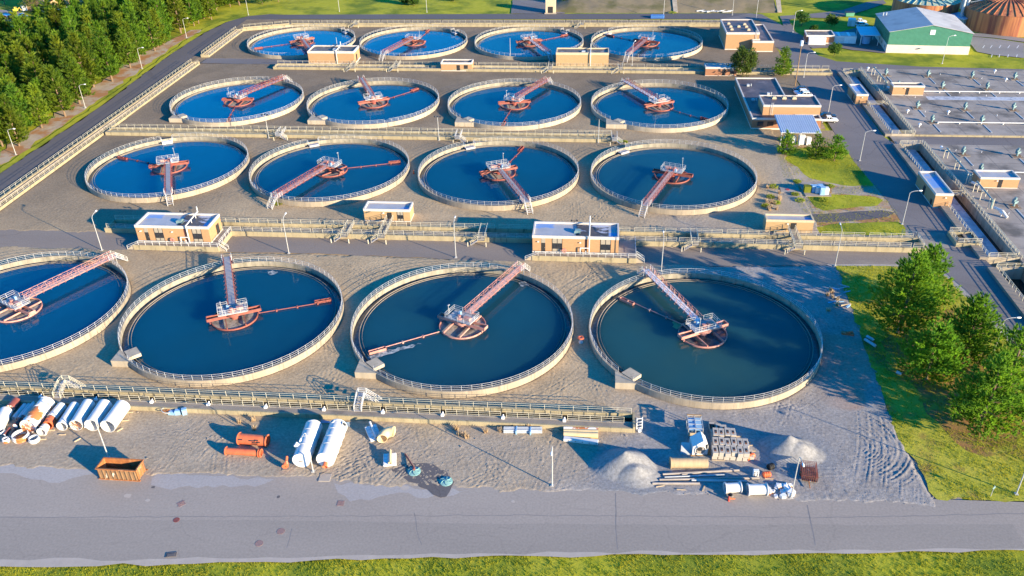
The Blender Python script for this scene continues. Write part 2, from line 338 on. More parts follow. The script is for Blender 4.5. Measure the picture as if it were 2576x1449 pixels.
def vnoise(x, y, s, seed):
    r = np.random.default_rng(seed); g = r.random((256,256)); x = x*s; y = y*s
    xi = np.floor(x).astype(int); yi = np.floor(y).astype(int); u = x-xi; v = y-yi; u = u*u*(3-2*u); v = v*v*(3-2*v)
    a = g[xi&255, yi&255]; b = g[(xi+1)&255, yi&255]; c = g[xi&255, (yi+1)&255]; d = g[(xi+1)&255, (yi+1)&255]
    return (a*(1-u)+b*u)*(1-v) + (c*(1-u)+d*u)*v
def sstep(a, b, x):
    t = np.clip((x-a)/(b-a), 0, 1); return t*t*(3-2*t)
def rectmask(x, y, x0, x1, y0, y1, e):          # 1 inside, soft edge e
    d = np.minimum(np.minimum(x-x0, x1-x), np.minimum(y-y0, y1-y)); return sstep(-e, e, d)
def front_road_edge(x): return 88.55 + 0.022*np.clip(x+40, 0, 200) + 0.35*np.sin(x*.11) + .25*np.sin(x*.31+1)

# ruts: circles round the tanks and bundles of turning arcs in the yards
RUTS = []
rr = random.Random(5)
for k in 'TABC':
    for i, cx in enumerate(TX[k]):
        for j in range(11):
            a = rr.uniform(0, 2*PI); RUTS.append((cx + rr.uniform(-1,1), TY[k] + rr.uniform(-1,1), rr.uniform(22.3, 29), a, a + rr.uniform(.6, 2.0), rr.uniform(.5,.9)))
def ruts_near(cx, cy, n, rmin, rmax, a0, a1, spread, amp):
    for _ in range(int(n*.62)):
        r = rr.uniform(rmin, rmax); a = rr.uniform(a0, a1) + (PI if rr.random() < .4 else 0) + (.9 if rr.random() < .3 else 0); x = cx + rr.uniform(-spread, spread); y = cy + rr.uniform(-spread*.6, spread*.6)
        RUTS.append((x - r*cos(a), y - r*sin(a), r, a-.5*11/r*rr.uniform(.5,1.8), a+.5*11/r*rr.uniform(.5,1.8), amp*rr.uniform(.6,1.2)))
for cx, cy, n, sp_, am in ((38,97,12,7,1.0), (-60,95,30,10,1.0), (-36,93,34,7,1.3), (-18,95,26,8,1.0), (-2,96,24,8,1.0), (34,110,24,9,.9), (-46,150,16,4,.9), (-1,150,20,5,.9), (-46,113,12,4,.9), (-1,115,14,5,1.1), (-47,181,18,5,1.0), (-2,178,24,7,1.2), (-47,222,14,5,1), (-2,224,12,5,1), (-128,190,26,9,1.0), (44,140,16,8,.7), (-92,150,14,4,.9), (-92,181,14,6,.8), (-92,222,12,6,.8), (-98,97,14,5,.8)):
    ruts_near(cx, cy, n, 7, 40, -1.1, 1.1, sp_, am)
_c = G(2150,1118)
for r_, a_, b_ in ((3.6,-1.0,.9),(5.2,-1.15,1.0),(6.8,-1.2,1.1),(8.6,-1.1,1.15),(10.6,-.95,1.0),(12.4,-.7,.9)): RUTS.append((_c.x-.15*r_, _c.y+.1*r_, r_, a_, b_, 2.1))
for k_ in range(9): RUTS.append((_c.x-62+k_*1.5, _c.y+18-k_*2.5, 66, -.42+.02*k_, -.12+.03*k_, 1.5))
def hfield(x, y):
    h = .05*(vnoise(x,y,.16,1)-.5) + .022*(vnoise(x,y,.55,2)-.5) + .03*(vnoise(x,y,1.5,3)-.5) + .035*(vnoise(x,y,3.4,4)-.5)
    rough = sstep(.42, .68, vnoise(x,y,.09,9)); h += rough*(.03*(vnoise(x,y,1.1,5)-.5) + .05*(vnoise(x,y,2.9,6)-.5))
    return h
def carve_ruts(x, y, h):
    for cx, cy, r, a0, a1, am in RUTS:
        m = (np.abs(x-cx) < r+1.6) & (np.abs(y-cy) < r+1.6)
        if not m.any(): continue
        xx = x[m]-cx; yy = y[m]-cy; d = np.hypot(xx, yy); an = (np.arctan2(yy, xx)-a0) % (2*PI)
        w = sstep(0, .06, an)*sstep(0, .06, (a1-a0)-an); e = np.zeros_like(d)
        for o in (-.85, .85):
            q = np.abs(d-r-o); e += -.05*np.exp(-(q/.12)**2) + .03*np.exp(-((q-.27)/.10)**2)
        h[m] += e*w*am
    return h
CHN = ((-125,7.3,104.2,106.0), (-112.5,70.5,165.3,169.0), (-144.5,4.7,226.4,228.4))
def carve_mask(x, y):                              # where roads, grass, tanks and channels lie
    n = (vnoise(x,y,.35,21)-.5)*1.0 + (vnoise(x,y,1.3,22)-.5)*.6
    m = sstep(-.5, .5, front_road_edge(x) - y + n)
    m = np.maximum(m, rectmask(x, y+n, -158, 80, 157.0, 164.6, .5))
    m = np.maximum(m, rectmask(x+n*.4, y, -170, -154.4, 0, 300, .4))
    m = np.maximum(m, rectmask(x, y, -149.2, -146, 100, 240, .1))
    ge = np.interp(y, [88,91,105,125,158.5,159], [50.5,49.8,48.6,49.6,51.3,51.3])
    m = np.maximum(m, sstep(-.5,.5, x - ge + n*.6)*(y < 240))
    m = np.maximum(m, rectmask(x, y+n*.5, -150, -104.5, 297.6, 304, .4))
    for k in 'TABC':
        for cx in TX[k]: m = np.maximum(m, sstep(.3, -.1, np.hypot(x-cx, y-TY[k]) - 20.9))
    for a in ((-125,7.6,103.6,106.3), (-113,71,165.2,169.3), (-145,5,225.3,228.9)): m = np.maximum(m, rectmask(x, y, *a, .1))
    return m
def gravel_yard(xs, ys):
    X, Y = np.meshgrid(xs, ys); h = hfield(X, Y); h = carve_ruts(X, Y, h)
    m = carve_mask(X, Y)
    # two heaps of crushed stone beside the block stacks
    for cx, cy, hh, rx, ry in ((GP1.x, GP1.y, 2.9, 5.0, 3.7), (GP1.x+1.8, GP1.y-2.0, 1.3, 3.8, 2.6), (GP2.x, GP2.y, 2.7, 4.3, 3.2), (GP2.x+2.0, GP2.y-1.0, 1.1, 3.4, 2.4)):
        d = np.hypot((X-cx)/rx, (Y-cy)/ry) + .16*(vnoise(X,Y,.35,31)-.5)
        h = np.maximum(h, h*.6 + hh*np.clip(1.02-d, 0, 1)**1.15)
    Z = (h + .035)*(1-m) - .16*m
    for a in CHN: Z = np.where(rectmask(X, Y, *a, .1) > .5, -1.5, Z)
    ny, nx = X.shape; V = np.stack([X, Y, Z], -1).reshape(-1,3)
    i = np.arange(nx*ny).reshape(ny, nx); Fq = np.stack([i[:-1,:-1], i[:-1,1:], i[1:,1:], i[1:,:-1]], -1).reshape(-1,4)
    o = struct(np_mesh('gravel_yard', V, Fq, 'gravel', smooth=True)); soil_attr(o, X, Y)
def soil_attr(o, X, Y):
    n = vnoise(X,Y,.05,41); n2 = vnoise(X,Y,.16,42)
    grey = np.clip(sstep(-8, 26, X + (n-.5)*50 + (112-Y)*.25) * sstep(260, 150, Y) + .4*sstep(106, 98, Y+(n2-.5)*6), 0, 1)
    dark = np.clip(sstep(170, 260, Y + (n-.5)*60 - np.clip(X+60,-90,40)*.55), 0, 1)*.9
    dark = np.maximum(dark, .55*sstep(-90,-118, X+(n-.5)*30)*sstep(150,175,Y))
    heap = np.zeros_like(grey)
    for hp in (GP1, GP2): hm = sstep(7.5, 4.5, np.hypot(X-hp.x-1, Y-hp.y+1)); grey = np.maximum(grey, hm); heap = np.maximum(heap, hm)
    red = .4*sstep(.60,.75,vnoise(X,Y,.14,44))*rectmask(X, Y, 41, 52, 104, 140, 4)
    col = np.stack([grey, dark, red, heap], -1).reshape(-1,4).astype(np.float32)
    a = o.data.attributes.new('soil', 'FLOAT_COLOR', 'POINT'); a.data.foreach_set('color', col.ravel())
GP1 = G(1570, 1172); GP2 = G(1980, 1130)
gravel_yard(np.concatenate([np.arange(-152, -100, .3), np.arange(-100, 54, .21)]), np.concatenate([np.arange(85, 112, .17), np.arange(112, 160, .24), np.arange(160, 238.2, .36)]))
gravel_yard(np.arange(-153, 67, .5), np.arange(238.1, 362.5, .42))
def grid_sheet(name, x0, x1, y0, y1, z, m, step=2.0):
    xs = np.arange(x0, x1+step*.5, step); ys = np.arange(y0, y1+step*.5, step); X, Y = np.meshgrid(xs, ys); ny, nx = X.shape
    V = np.stack([X, Y, np.full_like(X, z)], -1).reshape(-1,3); i = np.arange(nx*ny).reshape(ny, nx)
    o = np_mesh(name, V, np.stack([i[:-1,:-1], i[:-1,1:], i[1:,1:], i[1:,:-1]], -1).reshape(-1,4), m); return struct(o), X, Y
o, X, Y = grid_sheet('east_gravel', 44, 80.5, 105, 238, -.035, 'gravel'); soil_attr(o, X, Y)
def sheet(name, pts, z, m, wob=0.0, sub=3.0, seed=1):
    """flat sheet with an irregular outline"""
    r = random.Random(seed); out = []
    for p, q in zip(pts, pts[1:]+pts[:1]):
        p = Vector(p[:2]); q = Vector(q[:2]); n = max(1, int((q-p).length/sub)) if wob else 1; t = (q-p); nn = Vector((-t.y, t.x)).normalized() if t.length else t
        for i in range(n):
            w = p.lerp(q, i/n)
            if i: w = w + nn*r.uniform(-wob, wob)
            out.append((w.x, w.y, z))
    me = MB(); me.add(out, [tuple(range(len(out)))])
    o = me.build(name, m); bm = bmesh.new(); bm.from_mesh(o.data); bmesh.ops.triangulate(bm, faces=bm.faces[:]); bm.normal_update()
    for f in bm.faces:
        if f.normal.z < 0: f.normal_flip()
    bm.to_mesh(o.data); bm.free(); return struct(o)
GG = lambda pts: [G(*p) for p in pts]
gm = MB()
xb, yb = (-1500,-151,53,82.3,89.5,1500), (-300,86,112,237,291.5,2500)
for i in range(5):
    for j in range(5):
        if (i == 1 and j in (1,2)) or (i == 3 and j in (2,3)): continue
        gm.quad((xb[i],yb[j],-.2),(xb[i+1],yb[j],-.2),(xb[i+1],yb[j+1],-.2),(xb[i],yb[j+1],-.2))
struct(gm.build('ground', 'grass_ground'))
# roads
sheet('front_road', [(-200,59.5),(-78.9,70.4),(-46.6,73.6),(-8.8,77.1),(59.3,83.2),(140,90),(140,101),(62.3,92.0),(47,91.6),(10,91.4),(-45.8,90.2),(-90.7,90.0),(-200,90)], 0.0, 'asphalt_front')
sheet('middle_road', [(-154.6,156.3),(-120,155.2),(-101,153.0),(-84,157.2),(-60,157.6),(-30,156.6),(-15.8,155.2),(11,155.6),(52,158.6),(72,159.6),(72,165.1),(-154.6,165.1)], 0.004, 'asphalt_mid', .25, 2.5)
sheet('left_road', [(-163.0,100),(-149.0,100),(-149.2,296),(-151,299),(-151,304),(-150.3,343),(-149,352),(-146,360),(-139,363.1),(-139,371),(-146,372),(-155,368.5),(-160.8,358),(-163.4,340),(-163.6,308),(-160.5,250),(-160.5,197)], 0.0, 'asphalt_left')
sheet('top_road', [(-139,363.1),(-38,363.6),(52,364.2),(64,366),(64,374),(30,373.5),(-40,372.6),(-139,371)], 0.002, 'asphalt_left')
sheet('far_track', [(-146.8,298),(-116,297.2),(-104.8,297.4),(-104.8,303.6),(-116,303.9),(-146.8,304.6)], 0.0, 'asphalt_far', .2)
# right road: from the bottom right corner to the far sheds
sheet('right_road', [(72,160),(74.5,150),(76,140),(78,124),(80,100),(92,100),(86,140),(82.9,162),(82.8,227),(81.2,232),(81.4,290),(88,295),(150,288.8),(150,296.5),(112,299),(95,302.5),(84.5,304.8),(79.6,312),(78.4,326),(77,345),(69,372),(64,374),(52,364.2),(64.8,344),(66.6,322),(69.2,306),(66.5,290),(68,252),(68.6,214),(70.6,190),(70.6,176),(72,165)], 0.006, 'asphalt_far')

cr = lambda x0, y0, pts: [G(x0*.805 + x*.25, y0*.805 + y*.25) for x, y in pts]
sheet('sandy_ground', cr(2400,400,[(60,330),(200,200),(420,170),(830,190),(1000,420),(1180,480),(1160,600),(640,590),(640,660),(300,620),(250,520),(150,430)]), -.012, 'sand_strip', .4)
sheet('island_lawn', cr(2400,400,[(160,300),(280,210),(480,190),(760,190),(820,250),(950,350),(1000,440),(1090,475),(1130,540),(1050,585),(760,578),(570,540),(420,505),(330,430)]), .0, 'grass_ground', .5, 2)
sheet('sandy_ground', cr(2400,400,[(390,680),(560,650),(1060,680),(1190,720),(1290,850),(1380,950),(1430,1010),(1390,1085),(470,1060),(455,990),(480,880),(430,800)]), -.016, 'sand_strip', .3)
sheet('gravel_path', cr(2400,400,[(400,870),(560,862),(900,835),(1150,828),(1280,850),(1200,890),(900,930),(600,945),(440,950)]), -.006, 'asphalt_left', .3)
sheet('island_lawn', cr(2400,400,[(400,690),(560,662),(720,672),(920,680),(1070,692),(1160,722),(1100,780),(850,800),(560,832),(470,790)]), .0, 'grass_ground', .4, 2)
sheet('island_lawn', cr(2400,400,[(462,1000),(700,962),(1000,950),(1310,940),(1390,1000),(1380,1075),(1000,1080),(480,1052)]), .0, 'grass_ground', .3, 2)
PLOT = [(51.2,158.4),(71.3,159.2),(73.2,150),(75,140),(77,124),(80,100.5),(79,94.2),(70,93.0),(62.3,92.2),(50.3,91.6),(49.7,98),(48.6,105),(49.2,116),(49.6,125.8),(50.4,140)]
sheet('grass_plot', PLOT, .012, 'grass_dry', .55, 1.3)
sheet('kerb_verge', [(49.5,158.9),(72,159.9),(72,159.3),(50,158.2)], .02, 'kerb_dust', .1)
sheet('road_verge', [(-130,66.0),(-78,71.2),(-55,73.0),(-20,76.6),(20,79.9),(59,83.3),(59,83.0),(20,79.4),(-20,76.0),(-55,72.1),(-78,70.0),(-130,64.9)], .006, 'kerb_dust', .3)
sheet('lawn', GG([(1825,127),(1890,133),(1938,132),(1942,105),(1955,105),(1962,125),(1985,150),(1975,185),(1992,215),(1965,240),(1950,200),(1850,197),(1852,170),(1835,150)]), .0, 'grass_ground', .3)
sheet('sandy_strip', [(-172,150),(-163.6,150),(-163.2,205),(-164.6,250),(-166.8,308),(-167.5,330),(-165,345),(-171,345),(-176,300),(-172,250),(-170,205)], -.02, 'sand_strip', 1.0)
sheet('roadside_lawn', [(-163.9,150),(-162.5,150),(-160.4,197),(-160.4,250),(-163.3,308),(-163.2,340),(-160.5,358),(-154.5,369),(-160,372),(-166,350),(-166.2,330),(-165.4,308),(-162.6,252),(-162.5,205)], .0, 'grass_ground', .6)
sheet('yard_asphalt', GG([(1962,40),(1975,75),(2002,100),(2045,122),(2105,118),(2145,126),(2160,127),(2228,134),(2222,110),(2200,85),(2150,70),(2110,82),(2028,95),(2000,80),(1985,50),(2010,44),(2090,46),(2130,40),(2180,25),(2230,8),(2222,0),(2180,5),(2120,25),(2030,36)]), .002, 'asphalt_far', .2)
sheet('car_park', GG([(2433,100),(2448,92),(2500,97),(2576,108),(2576,146),(2500,138),(2458,130)]), .004, 'asphalt_light', .1)
for px in (2474,2493,2515,2537,2560,2583):
    a, b = G(px+3,114), G(px-2,121); d = (b-a).normalized()*.1; n_ = Vector((-d.y,d.x,0))
    z = Vector((0,0,.012)); struct(MB().add([a+n_+z,a-n_+z,b-n_+z,b+n_+z],[(0,1,2,3)]).build('bay_marking','paint_white'))
    a, b = G(px+22,137), G(px+20,144); struct(MB().add([a+n_+z,a-n_+z,b-n_+z,b+n_+z],[(0,1,2,3)]).build('bay_marking','paint_white'))
sheet('access_road', GG([(2433,90),(2500,95),(2650,115),(2650,106),(2500,86),(2440,82)]), .003, 'asphalt_light', .1)
sheet('apron', GG([(1290,0),(1285,34),(1420,34),(1425,0)]), .0, 'asphalt_far', .2)
sheet('basin_lane', [(89.7,226.0),(150,226.0),(150,233.3),(89.7,233.3)], -.02, 'asphalt_far')
sheet('basin_lane', [(82.8,225.9),(89.7,225.9),(89.7,233.1),(82.8,233.1)], .01, 'deck_concrete')
sheet('pine_litter', GG([(2215,860),(2260,800),(2330,770),(2400,780),(2440,860),(2540,940),(2600,1060),(2560,1130),(2480,1150),(2400,1110),(2330,1040),(2290,960),(2230,930)]), .022, 'pine_litter', .8, 2.0)
asphalt('asphalt_patch', (.285,.244,.208), (.243,.21,.18), .12)
mat('road_seam', (.17,.155,.15), (.22,.2,.19), .8, .9, world=True)
asphalt('asphalt_dusty', (.36,.325,.30), (.30,.27,.255), .1)
sheet('road_patch', [(-110,67.6),(-78.5,70.6),(-46.6,73.8),(-8.8,77.3),(59,83.4),(59,87.6),(20,84.6),(-20,82.0),(-46,80.6),(-62,79.4),(-80,78.8),(-110,76.6)], .003, 'asphalt_patch', .12, 4)
sheet('road_patch', [G(px,py) for px,py in ((395,1190),(520,1196),(690,1205),(640,1225),(520,1222),(430,1232),(380,1220))], .005, 'asphalt_dusty', .4, 1.2)
sheet('road_patch', [G(px,py) for px,py in ((840,1215),(1000,1222),(1180,1232),(1120,1250),(980,1244),(880,1262),(850,1240))], .005, 'asphalt_dusty', .5, 1.2)
sheet('road_patch', [G(px,py) for px,py in ((0,1163),(200,1178),(240,1192),(150,1215),(60,1200),(0,1190))], .005, 'asphalt_dusty', .4, 1.5)
for i, (pa, pb, w) in enumerate((((0,1302),(560,1300),.05),((560,1300),(1290,1296),.04),((1040,1290),(1060,1372),.04),((735,1330),(722,1378),.05),((1550,1240),(1552,1382),.05),((2030,1270),(2050,1372),.07),((1290,1296),(2050,1302),.04),((2050,1302),(2576,1292),.05))):
    a, b = G(*pa), G(*pb); n_ = int((b-a).length/1.5); d = (b-a).normalized(); s_ = Vector((-d.y,d.x,0)); rs_ = random.Random(i); q = MB(); pts = [a.lerp(b,k/n_)+s_*rs_.uniform(-.12,.12) for k in range(n_+1)]
    for u, v in zip(pts[:-1],pts[1:]): q.quad(*[(p_.x,p_.y,.0075) for p_ in (u-s_*w, v-s_*w, v+s_*w, u+s_*w)])
    struct(q.build('road_seam', 'road_seam'))
for px, py, r_, m_ in ((372,1258,.35,'kerb_dust'),(386,1226,.3,'asphalt_left'),(700,1250,.3,'asphalt_left'),(1018,1228,.7,'kerb_dust'),(320,1248,.6,'kerb_dust'),(1290,1262,.35,'kerb_dust')):
    c_ = G(px,py); sheet('road_stain', [(c_.x+r_*cos(k*.7)*rr.uniform(.6,1.3), c_.y+r_*sin(k*.7)*rr.uniform(.5,1.2)) for k in range(9)], .009, m_)
# ------------------------------------------------------------------ round settling tanks
RT, WT, WL = 21.0, 1.3, .42          # outer radius, wall top, water level
GRND = {}
def arcpts(cx, cy, r, a0, a1, n=6): return [(cx+r*cos(a0+(a1-a0)*i/n), cy+r*sin(a0+(a1-a0)*i/n)) for i in range(n+1)]
def ring_rail(parent, r, z, h, gaps, n=78, rad=.04, nr=3):
    gs = sorted(((g % (2*PI)), w) for g, w in gaps)
    for i, (g, w) in enumerate(gs):                       # one railing run between two openings
        g2, w2 = gs[(i+1) % len(gs)]
        a0 = g+w; a1 = g2-w2 + (2*PI if i+1 >= len(gs) else 0)
        mb = MB(); k = max(2, round((a1-a0)/(2*PI/n))); P = lambda a, z: (r*cos(a), r*sin(a), z)
        for j in range(k+1): mb.bar(P(a0+(a1-a0)*j/k, z-.3), P(a0+(a1-a0)*j/k, z+h), rad*1.15)
        for j in range(2*k):
            p, q = a0+(a1-a0)*j/(2*k), a0+(a1-a0)*(j+1)/(2*k)
            for t in range(nr): zz = z+h*(1-.36*t); mb.bar(P(p,zz), P(q,zz), rad, cap=False)
        mb.build('railing', 'rail_white', parent)
def tank(row, col, label, end_px, tip_px, pair_px, water, steel, deck, box, scum='scum', detail=1):
    cx, cy = TX[row][col], TY[row]; c = Vector((cx, cy, 0))
    t = thing('settling_tank', label, 'settling tank', c, 0, 'round settling tanks of the sewage works')
    e = G(*end_px, 2.3) - c; a = math.atan2(e.y, e.x)
    boxa = math.atan2(box[1], box[0]) if box else None
    # wall
    w = MB(); n = 120 if detail else 84
    w.cur = 0; w.lathe([(RT,-.3),(RT,WT),(RT-.34,WT)], n=n)
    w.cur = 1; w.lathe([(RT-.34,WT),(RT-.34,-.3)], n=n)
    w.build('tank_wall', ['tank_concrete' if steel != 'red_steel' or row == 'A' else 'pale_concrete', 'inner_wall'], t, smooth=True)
    tr = MB().lathe([(RT-.34,.08),(19.5,.08)], n=n).build('overflow_trough', 'trough_water', t)
    MB().lathe([(19.52,-.2),(19.52,.56),(19.42,.56),(19.42,-.2)], n=n).lathe([(18.95,.38),(18.95,.53),(18.91,.53),(18.91,.38)], n=n).build('weir_plate', 'slab', t, smooth=True)
    ws = MB().disc(19.45, WL, n=96).build('water_surface', water, t)
    gaps = [(a, .062)] + ([(boxa, .085)] if box else [])
    ring_rail(t, RT-.2, WT, 1.08, gaps, 76 if row in 'TA' else 60, .024 if row in 'TA' else .028, 3 if row != 'C' else 2)
    if box:
        b = MB(); bx, by, kind = box
        if kind == 'wedge':        # concrete outlet box in the corner, sides square to the site
            r0 = RT - .02
            a0 = math.acos(max(-1, min(1, bx/r0))); a0 = -a0 if by < 0 else a0
            a1 = math.asin(max(-1, min(1, by/r0))); a1 = PI - a1 if bx < 0 else a1
            a0 %= 2*PI; a1 %= 2*PI
            lo, hi = min(a0,a1), max(a0,a1)
            arc = arcpts(0, 0, r0, lo, hi, 8)
            b.prism([(bx, by)] + arc[::-1], -.3, WT+.03)
            m = (lo+hi)/2
            b.cbox((19.4*cos(m), 19.4*sin(m), .7), 2.2, 2.6, .65, m)
            b.build('outlet_box', 'pale_concrete', t)
        else:
            m = boxa; b.cbox((19.9*cos(m), 19.9*sin(m), .62), 1.9, 2.8, .22, m); b.cbox((18.9*cos(m), 18.9*sin(m), .3), .2, 2.8, .7, m)
            b.build('outlet_box', 'grating' if row != 'A' or col else 'white_plate', t)
            for s in (-1, 1):
                rb = MB(); q = Vector((cos(m), sin(m), 0)); k = Vector((-sin(m), cos(m), 0))*1.5*s
                rb.rail(q*20.6+k+Vector((0,0,WT)), q*19+k+Vector((0,0,WT)), .9, 1.2, 2)
                rb.build('box_railing', 'rail_white', t)
    # walkway to the centre
    wk = bpy.data.objects.new('walkway', None); C.objects.link(wk); wk.parent = t; wk.rotation_euler = (0,0,a)
    z0, z1, hw = 2.2, 3.35, .72
    d = MB(); d.box(1.5, 22.2, -hw+.08, hw-.08, z0, z0+.08)
    d.build('deck', deck, wk)
    tr = MB(); nb = 12; xs = [2.2 + (21.6-2.2)*i/nb for i in range(nb+1)]; th = .042 if row in 'TA' else .05
    for s in (-1, 1):
        tr.bar((1.6, s*hw, z0), (22.0, s*hw, z0), th*1.7); tr.bar((1.6, s*hw, z1), (22.0, s*hw, z1), th*1.2); tr.bar((1.6, s*hw, (z0+z1)/2+.1), (22.0, s*hw, (z0+z1)/2+.1), th*.7)
        for i, x in enumerate(xs):
            tr.bar((x, s*hw, z0-.35), (x, s*hw, z1), th); tr.bar((x, s*hw, z0-.3), (x, s*(hw+.45), z0+.05), th*.7); tr.bar((x, s*(hw+.45), z0+.05), (x, s*hw, z1-.5), th*.6)
            if i < nb: tr.bar((x, s*hw, z1 if i%2 else z0), (xs[i+1], s*hw, z0 if i%2 else z1), th*.8)
    for x in xs: tr.bar((x,-hw,z0-.3),(x,hw,z0-.3), th)
    tr.build('truss', steel, wk)
    st = MB()
    for k in range(6): st.box(22.2+k*.36, 22.2+(k+1)*.36, -.62, .62, z0-.02-k*.36, z0+.06-k*.36)
    st.box(20.6, 22.25, -.95, .95, z0-.06, z0+.02)
    for s in (-1, 1): st.bar((22.1, s*.64, z0), (24.5, s*.64, 0), .09); st.bar((22.1, s*.6, z0), (22.1, s*.6, 0), .07)
    st.build('stair', 'grating', wk)
    sr = MB()
    for s in (-1, 1):
        for k in (1.08, .68, .3):
            sr.bar((20.4, s*.98, z0+k), (22.2, s*.98, z0+k), .026); sr.bar((22.2, s*.70, z0+k), (24.5, s*.70, .05+k), .026)
        for x in (20.4, 21.3, 22.2): sr.bar((x, s*.98, z0), (x, s*.98, z0+1.1), .045)
        for x, z in ((23.3, z0-1.05), (24.5, 0)): sr.bar((x, s*.70, z), (x, s*.70, z+1.15), .045)
    sr.build('stair_railing', 'rail_white', wk)
    # centre platform
    pf = MB(); pf.cbox((0,0,2.22), 3.0, 5.2, .14)
    for x in (-1.58, 1.58): pf.box(x-.03, x+.03, -2.8, 2.8, 2.36, 2.52)
    po = pf.build('platform', 'grating', t); po.rotation_euler = (0,0,a)
    pr = MB()
    for p, q in (((-1.6,-2.8),(-1.6,2.8)), ((-1.6,2.8),(1.6,2.8)), ((-1.6,-2.8),(1.6,-2.8)), ((1.6,.9),(1.6,2.8)), ((1.6,-2.8),(1.6,-.9))):
        pr.rail((*p,2.36), (*q,2.36), 1.1, 1.4, 3 if row in 'TA' else 2, .028, foot=.05)
    pr.build('platform_railing', 'rail_white', po)
    dm = MB(); dm.lathe([(0,2.36),(.75,2.36),(.75,2.62),(.3,2.7),(.3,3.0),(0,3.0)], (-.4,.3,0), 16); dm.cbox((-.2,-1.3,2.36), .8, 1.3, .55); dm.bar((-.2,-.8,2.6),(-.3,.3,2.6),.12,8); dm.build('drive_motor', 'pink_steel', po)
    MB().cbox((.7,.9,2.36), .45, .45, .7).build('control_box', 'light_blue', po, bevel=.05)
    lp = MB(); lp.bar((-1.55,1.9,2.3),(-1.55,1.9,5.3),.05,6); lp.cbox((-1.4,1.9,5.25), .5, .22, .12); lp.build('work_lamp', 'lamp_steel', po)
    # turning drum, beams and ring
    pp = [G(*q, 1.4) for q in pair_px]; b = math.atan2(pp[1].y-pp[0].y, pp[1].x-pp[0].x)
    rot = bpy.data.objects.new('turntable', None); C.objects.link(rot); rot.parent = t; rot.rotation_euler = (0,0,b)
    dr = MB(); dr.lathe([(0,.3),(.7,.3),(.7,1.5),(1.6,1.55),(1.6,2.12),(0,2.12)], n=24); dr.build('drum', steel, rot, smooth=True)
    bm_ = MB()
    for y in (-.62, .62): bm_.box(-5.1, 5.1, y-.07, y+.07, 1.15, 1.75)
    for x in (-5.15, 5.03): bm_.box(x, x+.12, -.69, .69, 1.15, 1.75)
    for x in (-4.6, 4.6):
        for y in (-.62, .62): bm_.bar((x,y,.6),(x,y,1.2),.1)
    bm_.build('beam_pair', steel if steel != 'red_steel' else 'orange_steel', rot)
    b2 = MB(); k = math.sqrt(4.35**2-1.7**2)
    for x in (-1.75, 1.75): b2.box(x-.09, x+.09, -k, k, .68, .98)
    b2.build('cross_beam', steel if steel != 'red_steel' else 'orange_steel', rot)
    rg = MB(); rg.lathe([(4.3,.2),(4.3,.72),(4.46,.72),(4.46,.2)], n=48); rg.build('feed_ring', steel if steel != 'red_steel' else 'orange_steel', rot, smooth=True)
    MB().disc(4.3, WL+.03, n=40).build('scum_surface', scum, rot)
    if tip_px:
        q = G(*tip_px, .6) - c; s = math.atan2(q.y, q.x)
        sk = MB(); sk.bar((4.4,0,.62),(18.4,0,.62),.09,6)
        for x in (8, 12, 16): sk.cbox((x,0,.4), .3, .5, .35)
        so = sk.build('skimmer_arm', steel, t); so.rotation_euler = (0,0,s)
        sb = MB(); sb.box(15.4,18.7,.1,.2,.45,.95); sb.box(15.4,18.7,.75,.85,.45,.95); sb.box(15.4,15.5,.1,.85,.45,.95); sb.box(16.8,16.9,.2,.75,.6,.9); sb.box(18.6,18.7,.1,.85,.45,.95); sb.build('skimmer_box', steel, so)
    TANKS[(row,col)] = t
    return t
TANKS = {}
wedge = (-18.6, -17.2, 'wedge')
def corner(row, col, px):
    p = G(*px, WT) - Vector((TX[row][col], TY[row], 0)); return (p.x, p.y, 'wedge')
tank('T', 0, 'settling tank cut off at the left edge, long pink walkway to its upper right', (272,650), None, ((12,757),(90,790)), 'water_0', 'pink_steel', 'pink_grating', None)
tank('T', 1, 'front row settling tank whose grey decked walkway runs straight back from the centre', (571,652), (836,757), ((527,800),(643,775)), 'water_1', 'orange_steel', 'grating', corner('T',1,(278,908)))
tank('T', 2, 'front row settling tank with pink walkway to upper right and skimmer to lower left', (1305,675), (920,887), ((1112,795),(1218,825)), 'water_2', 'pink_steel', 'pink_grating', corner('T',2,(892,937)))
tank('T', 3, 'rightmost front row settling tank with murky teal water and walkway to upper left', (1635,688), (1562,748), ((1717,838),(1828,805)), 'water_3', 'pink_steel', 'white_plate', corner('T',3,(1548,963)), 'trough_water')
tank('A', 0, 'second row leftmost settling tank, its walkway running straight toward the camera', (424,493), (303,395), ((382,420),(467,410)), 'water_0', 'red_steel', 'grating', None if 0 else (-9.2, 18.6, 'inset'))
tank('A', 1, 'second row settling tank with pink walkway to lower left and skimmer arm pointing right', (692,495), (1012,408), ((800,408),(868,438)), 'water_1', 'orange_steel', 'pink_grating', (-10.4, 18.2, 'inset'))
tank('A', 2, 'second row settling tank with walkway to lower right and skimmer to upper right', (1330,513), (1322,368), ((1212,440),(1295,425)), 'water_1', 'red_steel', 'grating', (-10.6, 18.1, 'inset'))
tank('A', 3, 'second row rightmost settling tank with walkway to lower left, no skimmer in sight', (1620,520), None, ((1652,428),(1738,440)), 'water_2', 'red_steel', 'pink_grating', (-13.0, 16.4, 'inset'), 'trough_water')
tank('B', 0, 'third row leftmost settling tank with red walkway to upper right and skimmer toward the camera', (712,197), (570,305), ((566,252),(634,252)), 'water_0', 'red_steel', 'pink_grating', corner('B',0,(424,298)), detail=0)
tank('B', 1, 'third row settling tank with red walkway going straight back and skimmer to the right', (910,200), (1058,223), ((905,262),(975,250)), 'water_1', 'red_steel', 'grating', corner('B',1,(773,303)), detail=0)
